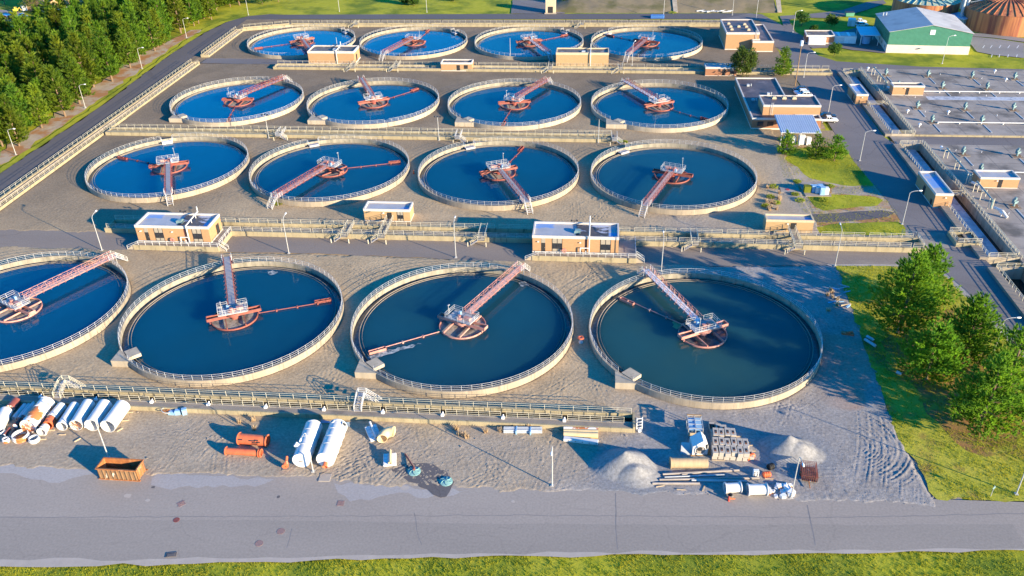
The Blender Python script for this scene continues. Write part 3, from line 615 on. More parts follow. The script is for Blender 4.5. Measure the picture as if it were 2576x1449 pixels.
tank('B', 2, 'third row settling tank with red walkway to upper right and skimmer to lower left', (1370,205), (1262,313), ((1264,266),(1330,262)), 'water_1', 'red_steel', 'pink_grating', corner('B',2,(1144,308)), detail=0)
tank('B', 3, 'third row rightmost settling tank beside the brick office, pale walkway to upper left', (1580,208), (1782,304), ((1625,270),(1692,258)), 'water_1', 'red_steel', 'white_plate', corner('B',3,(1525,313)), detail=0)
tank('C', 0, 'rearmost row leftmost settling tank, walkway to the front hidden behind the pump house', (780,125), (640,122), ((732,108),(789,97)), 'water_0', 'red_steel', 'grating', (14.5, 15.2, 'inset'), detail=0)
tank('C', 1, 'rearmost row settling tank with long red walkway to lower left and skimmer to upper right', (960,137), (1084,74), ((1008,97),(1068,104)), 'water_0', 'orange_steel', 'grating', (15.0, 14.7, 'inset'), detail=0)
tank('C', 2, 'rearmost row settling tank with walkway to lower right and skimmer to upper right', (1385,138), (1430,88), ((1303,105),(1360,100)), 'water_1', 'red_steel', 'white_plate', (14.0, 15.6, 'inset'), detail=0)
tank('C', 3, 'rearmost row rightmost settling tank beside the brown brick block, red walkway to lower left', (1572,143), (1530,88), ((1600,101),(1660,109)), 'water_1', 'red_steel', 'grating', (-15.6, 14.0, 'inset'), detail=0)
def floating(row, col, pts, nm, m, seed):
    """scum or algae adrift on the water of one tank"""
    r_ = random.Random(seed); c = Vector((TX[row][col], TY[row], 0)); P = [G(*p, WL)-c for p in pts]; out = []
    for a, b in zip(P, P[1:]+P[:1]):
        n = max(2, int((b-a).length/.5)); d = (b-a).normalized(); s = Vector((-d.y,d.x,0))
        for i in range(n): out.append(a.lerp(b,i/n) + s*r_.uniform(-.28,.28))
    q = MB(); q.add([(v.x,v.y,WL+.012) for v in out], [tuple(range(len(out)))]); q.build(nm, m, TANKS[(row,col)])
floating('T', 2, [(928,889),(980,880),(1030,868),(1060,864),(1030,876),(985,890),(945,902),(925,901)], 'foam', 'foam', 1)
floating('T', 3, [(1693,812),(1702,806),(1712,814),(1717,824),(1703,828),(1692,822)], 'algae', 'algae', 2)
floating('T', 2, [(1098,829),(1107,826),(1110,838),(1100,841)], 'algae', 'algae', 3)
floating('T', 1, [(672,683),(686,680),(700,684),(688,690),(676,692)], 'foam', 'foam', 4)
floating('T', 2, [(1305,712),(1318,708),(1330,718),(1316,722)], 'foam', 'foam', 5)
# ------------------------------------------------------------------ open channels between the rows
def channel(label, A, B, strips, rails=(), group=None, ends=1.2):
    """local x runs from A to B, local y to its left; strips (part, y0, y1, z0, z1, material); rails (y, z, panel, gap, post spacing, bars, material)"""
    A = Vector((*A, 0)); B = Vector((*B, 0)); L = (B-A).length; t = thing('concrete_channel', label, 'channel', A, math.atan2(B.y-A.y, B.x-A.x), group)
    for nm, y0, y1, z0, z1, m in strips:
        b = MB(); b.box(0, L, y0, y1, z0, z1); b.build(nm, m, t)
    ys = [s[1] for s in strips] + [s[2] for s in strips]; y0, y1 = min(ys), max(ys)
    for x in (-.35, L):
        if ends: MB().box(x, x+.35, y0-.02, y1+.02, -1.6, ends).build('end_wall', strips[0][5], t)
    for y, z, pan, gap, sp, nb, m in rails:
        x = .2
        while x < L-1:
            e = min(L-.2, x+pan); r = MB(); r.rail((x,y,z),(e,y,z),1.08,sp,nb,.036); r.build('railing', m, t); x = e+gap
    return t
YC, RC, RW = 'yellow_concrete', 'rail_cream', 'rail_white'
CG = 'open concrete channels between the tank rows'
f1 = channel('long concrete channel with cream railings in front of the nearest tanks', (-112,103), (7.5,103.1),
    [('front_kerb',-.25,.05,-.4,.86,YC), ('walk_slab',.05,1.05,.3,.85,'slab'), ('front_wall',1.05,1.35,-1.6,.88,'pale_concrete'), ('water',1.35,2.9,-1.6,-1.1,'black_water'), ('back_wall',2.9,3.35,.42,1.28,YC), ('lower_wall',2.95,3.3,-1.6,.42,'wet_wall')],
    [(1.2,.88,9.0,.9,1.9,3,RC), (2.98,1.28,300,0,2.35,2,RC)], CG, 1.25)
for i in range(12):
    x = -112+9.6+i*9.9; 
    if x < 6: 
        b = MB(); b.cbox((x,103.95,.86), .5, .45, .35); b.bar((x,104.0,1.1),(x,104.4,1.3),.12,6)
        tag(b.build('sluice_valve','white_plate'), 'small white valve box in a gap of the front channel railing', 'valve', 'valve boxes along the front channel')
f2 = channel('wide channel of floating scum behind the road, in front of the second tank row', (-113,164.7), (71,164.9),
    [('front_wall',0,.5,-.4,1.15,YC), ('scum',.5,4.3,-.4,.25,'scum'), ('back_wall',4.3,4.8,-.4,1.22,YC)],
    [(.3,1.15,16,.5,2.4,3,RC), (4.4,1.22,9.2,1.0,2.3,3,RC)], CG, 1.15)
f3 = channel('narrow channel with a dark slot between the second and third tank rows', (-145,225.3), (5,225.2),
    [('front_wall',0,1.25,-.4,1.0,YC), ('dark_slot',1.25,1.95,-1.4,-.8,'black_water'), ('ledge',1.95,3.2,-.4,.75,YC), ('back_wall',3.2,3.65,-.4,1.25,YC)],
    [(3.3,1.25,300,0,2.4,2,RC), (1.98,.75,300,0,2.4,2,RC)], CG, 1.0)
f4 = channel('channel with pump houses standing over it in front of the rearmost tanks', (-116,290.9), (79,288.4),
    [('front_wall',0,.5,-.4,.95,YC), ('dark_slot',.5,1.2,-.4,.35,'black_water'), ('ledge',1.2,3.8,-.4,.45,'scum'), ('back_wall',3.8,4.2,-.4,1.1,YC)],
    [(3.9,1.1,14,.8,2.4,2,RC), (1.25,.45,18,1.2,2.4,2,RC)], CG, .95)
f5 = channel('channel wall with railing along the far road behind the rearmost tanks', (-129,349.8), (52,351.6),
    [('front_wall',0,.45,-.4,1.1,YC), ('dark_slot',.45,1.4,-.4,.3,'black_water'), ('back_wall',1.4,1.9,-.4,1.35,YC)], [(1.5,1.35,12,.9,2.4,2,RC)], CG, 1.1)
f5b = channel('short slanting channel piece at the bend of the far road', (-147.2,343), (-129.4,349.7),
    [('front_wall',0,.45,-.4,1.1,YC), ('back_wall',1.3,1.9,-.4,1.35,YC), ('dark_slot',.45,1.3,-.4,.3,'black_water')], [(1.5,1.35,12,.9,2.4,2,RC)], CG, 1.1)
f6 = channel('long channel beside the left road running from the left edge to the crossing', (-145.9,60), (-146.4,296.2),
    [('front_wall',0,.3,-.4,.62,'yellow_concrete'), ('dark_slot',.3,2.0,-.4,.3,'black_water'), ('ledge',2.0,2.5,-.4,.8,'slab'), ('back_wall',2.5,3.0,-.4,1.15,YC)],
    [(.15,.62,300,0,2.4,3,RC), (2.75,1.15,22,.8,2.4,2,RC)], CG, 1.1)
f6b = channel('channel beside the left road beyond the crossing track', (-146.6,305.6), (-147.2,342.6),
    [('front_wall',0,.3,-.4,.62,'yellow_concrete'), ('dark_slot',.3,2.0,-.4,.3,'black_water'), ('ledge',2.0,2.5,-.4,.8,'slab'), ('back_wall',2.5,3.0,-.4,1.15,YC)],
    [(.15,.62,300,0,2.4,3,RC), (2.75,1.15,22,.8,2.4,2,RC)], CG, 1.1)
# ---- footbridges over the channels
def footbridge(label, x, y0, y1, z, side=-1, m='rail_cream', w=1.5, group='footbridges over the channels'):
    t = thing('footbridge', label, 'footbridge', (x, y0, 0), 0, group); L = y1-y0
    d = MB(); d.box(-w/2, w/2, -1.1, L, z-.12, z)
    d.build('deck', 'slab', t)
    s = MB()
    for k in range(5): s.box(side*w/2+side*k*.32-(.32 if side < 0 else 0), side*w/2+side*k*.32+(.32 if side > 0 else 0), -1.1, -.1, z-.18-k*.24-.1, z-.18-k*.24)
    s.build('steps', 'grating', t)
    r = MB()
    for xx in (-w/2, w/2): r.rail((xx,0,z),(xx,L,z),1.05,1.6,3,.045,foot=.1)
    r.rail((-w/2,-1.1,z),(w/2,-1.1,z),1.05,w,3,.045,foot=.1); r.rail((-side*w/2,-1.1,z),(-side*w/2,0,z),1.05,1.1,3,.045,foot=.1)
    e = side*(w/2+1.6)
    for yy in (-1.1, -.1):
        for k in (1.05,.67): r.bar((side*w/2,yy,z+k),(e,yy,k),.045)
        r.bar((e,yy,0),(e,yy,1.05),.045)
    r.build('railing', m, t)
    for xx in (e*1.25, -side*(w/2+.4)):
        b = MB(); b.bar((x+xx, y0-1.6, -.05),(x+xx, y0-1.6, 1.05),.11,8)
        tag(b.build('bollard','rail_cream'), 'cream bollard guarding the steps of a channel footbridge', 'bollard', 'cream bollards at the footbridge steps')
footbridge('footbridge over the scum channel beside the left pump house lamp', G(880,585).x, 164.2, 169.6, 1.3)
footbridge('footbridge over the scum channel leading to the door of the small tan hut', G(970,590).x, 164.2, 172.6, 1.3)
footbridge('footbridge over the scum channel left of the shaded pump house', G(1215,600).x, 164.2, 169.6, 1.3)
footbridge('footbridge over the scum channel right of the second pump house', G(1745,612).x, 164.4, 169.8, 1.3)
footbridge('footbridge over the scum channel to the right hut door', G(2000,618).x, 164.4, 172.2, 1.3)
footbridge('stair over the far channel right of the leftmost rear pump house', G(895,170).x, 290.2, 296, 1.2, group='stairs over the rear channel')
footbridge('stair over the far channel left of the middle brick hut', G(1000,172).x, 290.2, 296, 1.2, group='stairs over the rear channel')
footbridge('stair over the far channel right of the tan rear pump house', G(1560,178).x, 290, 295.5, 1.2, group='stairs over the rear channel')
footbridge('stair over the far channel left of the tan rear pump house', G(1385,176).x, 290, 295.5, 1.2, group='stairs over the rear channel')
def hump(label, x, m):
    t = thing('stile_stair', label, 'stair', (x,104.0,0), 0, 'stiles over the front channel')
    s = MB(); n = 5
    for k in range(n): s.box(-.6,.6, k*.45, k*.45+.46, .9+k*.22, .98+k*.22)
    s.box(-.6,.7, 2.25, 3.5, 1.95, 2.05)
    for k in range(6): s.box(.7+k*.42, 1.12+k*.42, 2.35, 3.45, 1.75-k*.3, 1.83-k*.3)
    s.build('treads', 'grating', t)
    r = MB()
    for xx in (-.62,.62):
        pts = [(xx,0,.9),(xx,2.3,2.0)]
        for k in (1.05,.7,.35): r.tube([Vector(p)+Vector((0,0,k)) for p in pts], .045, 4)
        for p in pts: r.bar(p, Vector(p)+Vector((0,0,1.05)), .05)
    for yy in (2.32, 3.48):
        pts = [(-.62 if yy > 3 else .62,yy,2.0),(.7,yy,2.0),(3.2,yy,.1)]
        for k in (1.05,.7,.35): r.tube([Vector(p)+Vector((0,0,k)) for p in pts], .045, 4)
        for p in pts: r.bar(p, Vector(p)+Vector((0,0,1.05)), .05)
    for k in (1.05,.7): r.bar((-.62,2.3,2+k),(-.62,3.48,2+k),.045)
    r.build('railing', m, t)
hump('cream railed stile over the front channel above the stacked white pipes', G(165,992).x, 'rail_cream')
hump('white railed stile over the front channel behind the white elbow pipe', G(915,1012).x, 'rail_white')
for px, py in ((905,60),(1465,64)): 
    x = G(px,py).x; footbridge('grey stair over the farthest channel wall above the rear tanks' if px < 1000 else 'grey stair over the farthest channel wall above the third rear tank', x, 350.0, 352.6, 1.35, group='stairs over the farthest channel')
for px, py, l in ((707,345,'white stair on the narrow channel wall above the second tank of row two'), (1155,348,'white stair on the narrow channel wall above the third tank of row two'), (1545,352,'white stair at the right end of the narrow channel')):
    footbridge(l, G(px,py).x, 224.6, 228.8, 1.1, 1, 'rail_white', group='white stairs over the narrow channel')

# ------------------------------------------------------------------ brick pump houses and huts
def house(name, label, cat, x0, x1, y0, y1, z0, z1, wall='brick', par='parapet', roof='roof_blue', ph=.62, doors=(), wins=(), lights=(), group=None, plinth=True, roof2=None, sides=()):
    t = thing(name, label, cat, (x0, y0, z0), 0, group); X, Y, Z = x1-x0, y1-y0, z1-z0
    MB().box(.06, X-.06, .06, Y-.06, 0, Z-ph).build('wall', wall, t)
    if plinth: MB().box(0, X, 0, Y, -.3 if z0 > .5 else -.1, .16).build('plinth', par, t)
    p = MB(); T = .32
    for a in ((0,X,0,T),(0,X,Y-T,Y),(0,T,T,Y-T),(X-T,X,T,Y-T)): p.box(a[0],a[1],a[2],a[3], Z-ph, Z)
    p.build('parapet', par, t)
    MB().box(T, X-T, T, Y-T, Z-ph, Z-.38).build('roof', roof, t)
    if roof2: MB().box(roof2[0], roof2[1], T+.1, Y-T-.1, Z-.39, Z-.374).build('roof_patch', 'roof_stain', t)
    for d in doors:
        x, w, h = d[:3]; o = MB().box(x, x+w, .02, .058, .16, .16+h).build('door', 'door_dark', t)
        if len(d) > 3: MB().box(x, x+w, .01, .05, .165+h, Z-ph-.01).build('door_panel', 'panel_grey', t)
        MB().bar((x+w-.15,.0,1.1),(x+w-.15,-.06,1.1),.05,6).build('handle', 'lamp_steel', o)
    for x, w in wins:
        f = MB(); hz = Z-ph-.16
        f.box(x, x+w, .03, .058, .17, Z-ph-.005); fo = f.build('window', 'panel_grey', t)
        g = MB(); g.box(x+.1, x+w/2-.06, .012, .03, .17+hz*.22, .17+hz*.64); g.box(x+w/2+.06, x+w-.1, .012, .03, .17+hz*.22, .17+hz*.64); g.build('pane', 'glass_dark', fo)
        s = MB(); s.box(x+w/2-.055, x+w/2+.055, 0, .03, .17, Z-ph-.005); s.box(x, x+.09, 0, .03, .17, Z-ph-.005); s.box(x+w-.09, x+w, 0, .03, .17, Z-ph-.005); s.build('mullion', 'door_dark', fo)
    for x, z in lights:
        MB().cbox((x,-.12,z), .35, .3, .16).build('wall_light', 'white_plate', t)
    for side, y, w, h in sides:
        xx = -.0 if side < 0 else X
        MB().box(xx-.03 if side < 0 else xx-.06+.02, xx+.05 if side < 0 else xx+.03, y, y+w, .16, .16+h).build('side_door', 'door_dark', t)
    return t
PG = 'pump houses over the scum channel'
p2 = house('pump_house', 'orange brick pump house with blue patched roof, in front of the third second-row tank', 'pump house', -12.6, 5.9, 158.6, 165.3, 1.3, 5.3, roof2=(9.3,16.3),
    doors=[(1.95,.86,2.1,1)], wins=[(4.28,2.2),(14.58,2.24)], lights=[(1.3,2.5),(10.3,2.5)], group=PG)
p1 = house('pump_house', 'orange brick pump house with blue patched roof, left, its side door facing right', 'pump house', -102, -84.8, 158.8, 165.4, 1.3, 5.3, roof2=(9.5,15.5),
    doors=[(2.0,.9,2.1,1)], wins=[(4.3,2.1),(13.2,2.2)], lights=[(1.2,2.5),(8.6,2.5)], group=PG, sides=[(1,3.6,1.5,2.3)])
u1 = house('pump_house', 'tan rear pump house with dark roof in front of the rearmost left tank', 'pump house', -104.5, -87.3, 295.8, 303.7, .9, 5.3, 'brick', 'parapet', 'roof_old', .8, group='rear pump houses', sides=[(1,2.5,1.4,2.4)])
u2 = house('pump_house', 'wide tan rear pump house with beige parapet between the rear right tanks', 'pump house', -14.3, 4.2, 294.4, 300.7, .9, 5.6, 'brick_tan', 'parapet_tan', 'roof_old', .8, group='rear pump houses')
for h in (p2, p1, u1, u2):                                    # drain pipe down front, roof fittings
    b = MB(); X = 12.2 if h is p2 else 12.3 if h is p1 else 10.8 if h is u1 else 12.1
    b.bar((X,-.35,.0),(X,-.35,4.35 if h in (p1,p2) else 4.7),.14,10); z = 4.35 if h in (p1,p2) else 4.7
    b.bar((X,-.35,z),(X,6.2,z+.25),.14,10); b.bar((X,6.2,z+.1),(X,6.2,z+1.5),.13,10)
    for y in (2.5, 4.8): b.bar((X,y,z-.75),(X,y,z),.09,6)
    if h in (p1,p2): b.bar((X,-.4,1.45),(X-1.9,-.4,1.45),.12,8); b.bar((X-1.9,-.4,1.45),(X-1.9,-.4,.1),.12,8); b.bar((X-.7,-.55,0),(X-.7,-.55,.9),.1,8)
    b.build('vent_pipe', 'rail_white', h)
    b = MB(); b.cbox((9.6,2.6,3.62 if h in (p1,p2) else 4.02), 1.35, 1.3, .55); b.cbox((9.6,2.6,4.17 if h in (p1,p2) else 4.57), 1.05, 1.0, .12); b.build('roof_fan', 'teal_metal' if h in (p1,p2) else 'grey_pipe', h)
    zr = 4.0 if h in (p1,p2) else 4.6; b = MB(); b.bar((8.8,6.3,zr),(8.8,6.3,zr+.5),.06); b.bar((8.2,6.3,zr+.5),(9.4,6.3,zr+.5),.05)
    for s in (-.6,.6): b.cbox((8.8+s,6.2,zr+.5), .36, .3, .26)
    b.build('floodlight', 'door_dark', h)
for h in (p1, p2):
    b = MB(); b.lathe_on([(.18,0),(.55,0),(.55,.12),(.18,.12)], (6.9 if h is p2 else 8.4,-.5,.7), (6.9 if h is p2 else 8.4,-.38,.7), 16, True); b.build('hose_reel', 'pink_steel', h)
    MB().box(11.35,11.7,.0,.05,.17,3.3).build('cable_duct', 'brown_pipe', h)
def podium(label, x0, x1, rt):
    t = thing('concrete_podium', label, 'podium', (x0,157,0), 0, 'concrete podiums under the pump houses'); X = x1-x0
    MB().box(0, X, 0, 8.3, -.3, 1.2).build('platform', YC, t)
    MB().box(.3, X-.05, .12, 1.5, 1.2, 1.206).build('floor', 'slab', t)
    if rt: MB().box(rt, X-.05, 1.5, 8.2, 1.2, 1.206).build('side_floor', 'deck_concrete', t)
    r = MB(); r.rail((1.3,.1,1.2),(X-.1,.1,1.2),1.05,1.65,2,.045); r.build('railing', 'rail_white', t)
    r = MB(); r.rail((X-.1,1.2,1.2),(X-.1,8.1,1.2),1.05,1.65,2,.045); r.build('railing', 'rail_white', t)
    s = MB()
    for k in range(5): s.box(-.3*(5-k)+.001, -.3*(4-k), .12, 1.3, -.2, .22*(k+1)-.02)
    s.build('steps', 'pale_concrete', t)
    r = MB()
    for k in (1.0,.6): r.bar((-1.5,.1,k),(1.3,.1,1.2+k),.045)
    r.bar((-1.5,.1,-.1),(-1.5,.1,1.0),.05); r.build('stair_railing', 'rail_white', t)
    s = MB()
    for k in range(5): s.box(X+.3*k, X+.3*(k+1)-.001, .3, 1.4, -.2, 1.0-.2*k)
    s.build('steps', 'pale_concrete', t)
    r = MB()
    for yy in (.25, 1.45):
        for k in (1.0,.6): r.bar((X,yy,1.2+k),(X+1.7,yy,k),.045)
        r.bar((X+1.7,yy,-.1),(X+1.7,yy,1.0),.05)
    r.build('stair_railing', 'rail_white', t)
podium('stained concrete podium with white railing under the second pump house', -12.55, 9.7, 18.6)
podium('stained concrete podium with white railing under the left pump house', -102.5, -82.6, 17.9)
HG = 'small brick huts behind the channels'
house('brick_hut', 'small tan hut with pale roof behind the scum channel, near the second tank', 'hut', -53.5, -42.4, 173.5, 177.8, .2, 3.3, 'brick_tan', 'parapet', 'roof_blue', .6, doors=[(5.6,1.1,2.1)], lights=[(4.8,2.1)], group=HG, wins=[(8.0,1.5)])
house('brick_hut', 'small tan hut behind the scum channel at the right, below the dead shrubs', 'hut', 38.9, 49.4, 172.8, 176.0, 0, 3.2, 'brick_tan', 'parapet_tan', 'roof_blue', .55, doors=[(5.5,1.25,2.3)], lights=[(4.8,2.2)], group=HG)
house('brick_hut', 'small brick hut with two dark doors in front of the rear channel', 'hut', -54.7, -43.6, 290.0, 294.2, .2, 3.2, 'brick', 'parapet', 'roof_old', .65, doors=[(5.6,1.2,1.9),(8.2,1.4,1.9)], group='brick huts on the rear channel')
house('brick_hut', 'shaded brick hut on the rear channel beside the leafy tree', 'hut', 36.9, 47.4, 287.0, 291.6, 0, 3.0, 'brick_red', 'parapet', 'roof_blue', .6, doors=[(5.7,1.1,2.1)], wins=[(8.3,1.3)], group='brick huts on the rear channel')

# ------------------------------------------------------------------ street lamps
def lamp(label, x, y, h=8.0, arm=None, group=None, kind='arm'):
    t = thing('street_lamp', label, 'street lamp', (x, y, 0), arm or 0, group)
    p = MB(); p.bar((0,0,0),(0,0,h-.4),.105,8,.065); p.cbox((0,0,0), .5, .5, .12); p.build('pole', 'lamp_steel', t)
    if kind == 'arm':
        a = MB(); a.tube([(0,0,h-.5),(.25,0,h-.15),(.9,0,h+.1),(1.9,0,h+.2)], .06, 6); a.build('arm', 'lamp_steel', t)
        q = MB(); q.lathe_on([(0,0),(.12,.02),(.17,.3),(.15,.6),(.05,.75),(0,.76)], (1.8,0,h+.2), (2.5,0,h+.22), 8); q.build('lamp_head', 'white_plate', t, smooth=True)
    elif kind == 'twin':
        a = MB(); a.bar((-.9,0,h-.35),(.9,0,h-.35),.05); a.build('arm', 'lamp_steel', t)
        for s in (-.8, 0, .8): MB().cbox((s,-.15,h-.34), .36, .4, .3).build('lamp_head', 'door_dark', t)
    return t
LG = 'street lamps along the left road'
for i, (x, y) in enumerate(((-164,209.6),(-164.8,248.8),(-165.9,290.6),(-167.6,333.1))):
    lamp(['leftmost, nearest lamp of the left road beside the pines','second nearest lamp of the left road, beside the sandy strip','third lamp along the left road before the pines','farthest lamp of the left road near the bend'][i], x, y, 7.6, 0, LG)
for i, (x, y) in enumerate(((-109.7,156.3),(-66.6,157.2),(-29.2,157.4),(14.7,152.9),(51.1,158.3))):
    lamp(['lamp beside the left pump house, its foot behind the walkway end','lamp in front of the footbridge right of the left pump house','lamp by the road in front of the small tan hut','lamp standing behind the rightmost front tank','lamp at the corner of the grass plot beside the big pine'][i], x, y, 8.6, PI/2, 'street lamps along the middle road')
for i, (px, py) in enumerate(((273,1151),(788,1187),(1389,1222),(1990,1251))):
    p = G(px, py); lamp(['lamp behind the rusty skip, against the white pipes','lamp in front of the lying white tanks','lone lamp on the gravel between the impellers and the pale heap','lamp beside the rubble at the wire cage'][i], p.x, p.y, 8.1, -PI/2, 'street lamps along the front road')
p = G(2556,1243); lamp('lamp on the grass at the lower right corner', p.x, p.y, 8.1, -PI/2, 'street lamps along the front road')
for i, (x, y) in enumerate(((70.5,178.4),(70.2,215.1),(70.2,252.2),(69.6,286.3),(76.5,343.4))):
    lamp(['lamp at the grass tip nearest the channel crossing','lamp beside the shrubs on the island','lamp beside the office and its parked cars','lamp near the siren mast at the junction','lamp by the lawn in front of the round-topped trees'][i], x, y, 8.2, 0, 'street lamps along the right road')
p = G(2492,908); lamp('lamp half hidden among the big pines at the right', p.x, p.y, 9.0, 0, 'street lamps along the right road')
for i, (x, y) in enumerate(((-94.9,225.0),(-44.4,225.0),(1.2,224.9))):
    lamp(['floodlight mast on the narrow channel behind the first second-row tanks','floodlight mast on the narrow channel above the third second-row tank','floodlight mast at the right end of the narrow channel'][i], x, y, 7.4, 0, 'floodlight masts along the narrow channel', 'twin')
for i, (px, py) in enumerate(((852,145),(1284,148),(1590,165))):
    p = G(px, py); lamp(['thin mast in front of the rearmost left tank','thin mast between the rear middle tanks','pale lamp in front of the rearmost right tank'][i], p.x, p.y, 8, 1.2, 'masts before the rear tanks', 'arm' if i == 2 else 'mast')
for i, (px, py) in enumerate(((625,38),(854,29),(1074,31),(1669,41),(1842,38),(1902,46),(2370,160))):
    p = G(px, py); lamp(['far lamp at the bend beside the pines','far lamp on the lawn under the trees','far lamp in the middle of the far lawn','far lamp left of the concrete kiosk','far lamp before the dark slope','far lamp at the right end of the dark slope','lamp in front of the green shed'][i], p.x, p.y, 10.5 if i < 6 else 9.4, PI/2 if i < 6 else .2, 'far street lamps', 'mast' if 2 < i < 6 else 'arm')
p = G(2000,216); t = thing('siren_mast', 'wooden mast with a white louvred siren on top', 'siren mast', p)
MB().bar((0,0,0),(0,0,13.5),.16,8,.12).build('pole', 'wood', t)
b = MB()
for k in range(4): b.lathe([(0,13.2+k*.42),(.52,13.2+k*.42),(.42,13.52+k*.42),(0,13.52+k*.42)], n=16)
b.build('siren', 'white_plate', t)
# ------------------------------------------------------------------ covered basins and their channel at the right
def basin_deck(label, y0, y1):
    t = thing('basin_deck', label, 'basin deck', (89.6, y0, 0), 0, 'covered concrete basins'); L = y1-y0
    MB().box(0, 62, 0, L, -.3, .5).build('deck_slab', 'deck_concrete', t)
    j = MB()
    for k in range(10):
        x = .6+6.7*k; j.box(x-.05, x+.05, .1, L-.1, .5, .506)
    y = 5.6
    while y < L: j.box(.1, 61.9, y-.05, y+.05, .5, .508); y += 5.8
    j.build('joints', 'asphalt_left', t)
    MB().box(0, 62, -.3, -.002, -.3, .42).build('edge', 'yellow_concrete', t)
    r = MB(); r.rail((.25,.4,.5),(.25,L-.3,.5),1.0,1.5,2,.045); r.build('railing', 'rail_cream', t)
    return t
basin_deck('rear covered basin roof with two bays of mixers', 233.6, 294.2)
basin_deck('nearer covered basin roof at the right edge of the frame', 150, 226.0)
for y0, y1, l in ((263.0,266.2,0), (182.5,183.6,1)):
    if not l: tag(MB().box(102.6,151,y0,y1,.5,.52).build('foam_channel', 'scum_blue'), 'pale blue foam strip across the rear basin roof', 'foam channel')
MG = 'teal mixer motors on the basin roof'
t = thing('mixer', 'teal mixer motor on its square pad on the basin roof', 'mixer', (0,0,0), 0, MG)
b = MB(); b.cbox((0,0,0), 2.9, 2.9, .1); b.build('pad', 'slab', t)
b = MB(); b.cbox((.15,0,.1), 2.1, 2.0, .02); b.build('pit', 'rust_side', t)
b = MB(); b.bar((0,0,.1),(0,0,.9),.28,8); b.cbox((0,0,.85), .95, .8, .55, .5); b.cbox((-.15,.1,1.35), .6, .6, .5, .5); b.lathe([(0,2.35),(.32,2.3),(.36,1.8),(.36,1.75),(0,1.75)], n=10); b.bar((.2,.1,1.1),(.85,.3,1.1),.2,8); b.build('motor', 'teal_metal', t)
spots = [(96.4,287.5),(109.6,286.3),(123.2,285.3),(136.2,284.3),(96.6,274.4),(110.2,274.2),(123.7,273.8),(96.8,255.2),(110.2,254.3),(124,254.3),(97.2,243.1),(111,243.2),(97.5,219.1),(111,218.5),(97.8,207.6),(98.2,187.9)]
names = ['rear row, nearest the channel','rear row, second from the channel','rear row, third from the channel','rear row at the right edge','behind the rear brick cabin','right of the rear brick cabin','far right behind the foam strip','third row, left end','third row, middle','third row, right edge','front edge of the rear roof, left','front edge of the rear roof, right','nearer roof, rear row left','nearer roof at the right edge','behind the cabin of the nearer roof','nearest one, lower right']
for i, (x, y) in enumerate(spots):
    l = 'teal mixer motor on the basin roof, ' + names[i]
    o = t if i == 0 else dup(t, (x,y,.5))
    o.location = (x,y,.5); o['label'] = l; o.rotation_euler.z = .0 if i % 2 else .25
    st = MB(); st.box(-.14,.14,-7.6,-1.6,0,.1); s = st.build('cable_trunk', 'grey_pipe'); s.location = (x+.1,y,.508)
    tag(s, 'grey-green trunking strip leading away from a mixer toward the camera', 'cable trunk', 'trunking strips on the basin roof')
VG = 'white mushroom vents on the basin roof'
v = MB(); v.bar((0,0,0),(0,0,.85),.14,8); v.lathe([(0,1.25),(.3,1.18),(.45,.95),(.45,.8),(0,.8)], n=12); vo = v.build('mushroom_vent', 'white_plate', smooth=True)
tag(vo, 'x', 'vent', VG)
for i, (x, y) in enumerate(((91.9,292.6),(132.3,290.5),(132.4,281.6),(92.6,250.6),(92.5,239.1),(92.9,222),(93.4,182.7),(141,279),(104,250))):
    o = vo if i == 0 else vo.copy()
    if i: C.objects.link(o)
    o.location = (x,y,.5)
    o['label'] = 'white mushroom vent on the basin roof, ' + ['at its rear left corner','far at the rear edge','right of the rear mixers','left of the third mixer row','at the front left corner','at the rear left of the nearer roof','in front of the nearer cabin','at the far right edge','between third row mixers'][i]
for i in range(22):                                              # small stub pipes on the roof
    x = 92+rr.uniform(0,50); y = 235+rr.uniform(0,56)
    if i > 14: x = 91+rr.uniform(0,22); y = 165+rr.uniform(0,58)
    s = MB(); s.bar((x,y,.5),(x,y,1.0),.07,6); tag(s.build('stub_pipe','white_plate'), 'short pale stub pipe standing on the basin roof', 'stub pipe', 'stub pipes on the basin roof')
for i, (x0, y, x1) in enumerate(((102,269.8,151),(98.6,242.2,151),(99.0,206.9,151))):
    b = MB(); b.bar((x0,y,.95),(x1,y,.95),.16,8)
    for k in range(int((x1-x0)/6)+1): b.cbox((x0+k*6,y,.5), .3, .5, .35)
    tag(b.build('white_pipe','rail_white'), ['white pipe running right from the rear cabin','white pipe along the front mixers of the rear roof','white pipe across the nearer roof behind the cabin'][i], 'pipe', 'white pipes on the basin roof')
def gantry(label, y0, y1):
    t = thing('pipe_gantry', label, 'pipe gantry', (92.3,y0,.5), 0, 'pipe gantries on the basin roof'); L = y1-y0
    MB().tube([(0,0,.4),(0,0,2.3),(0,L,2.6)], .2, 8).build('pipe', 'teal_metal', t)
    for y in (.3, L*.5, L-.5):
        b = MB(); b.bar((-.5,y,0),(-.5,y,2.7),.1); b.bar((.5,y,0),(.5,y,2.7),.1); b.bar((-.5,y,2.2),(.5,y,2.2),.08); b.build('frame', 'rail_cream', t)
    b = MB(); b.tube([(.3,-1,1.0),(1.2,-3.4,1.2),(2.0,-4.6,.2)], .34, 10); b.build('elbow', 'rail_white', t)
gantry('raised teal pipe beside the rear channel', 273, 288); gantry('raised teal pipe beside the nearer channel', 200, 217); gantry('raised pipe frame in front of the nearer cabin', 186, 196)
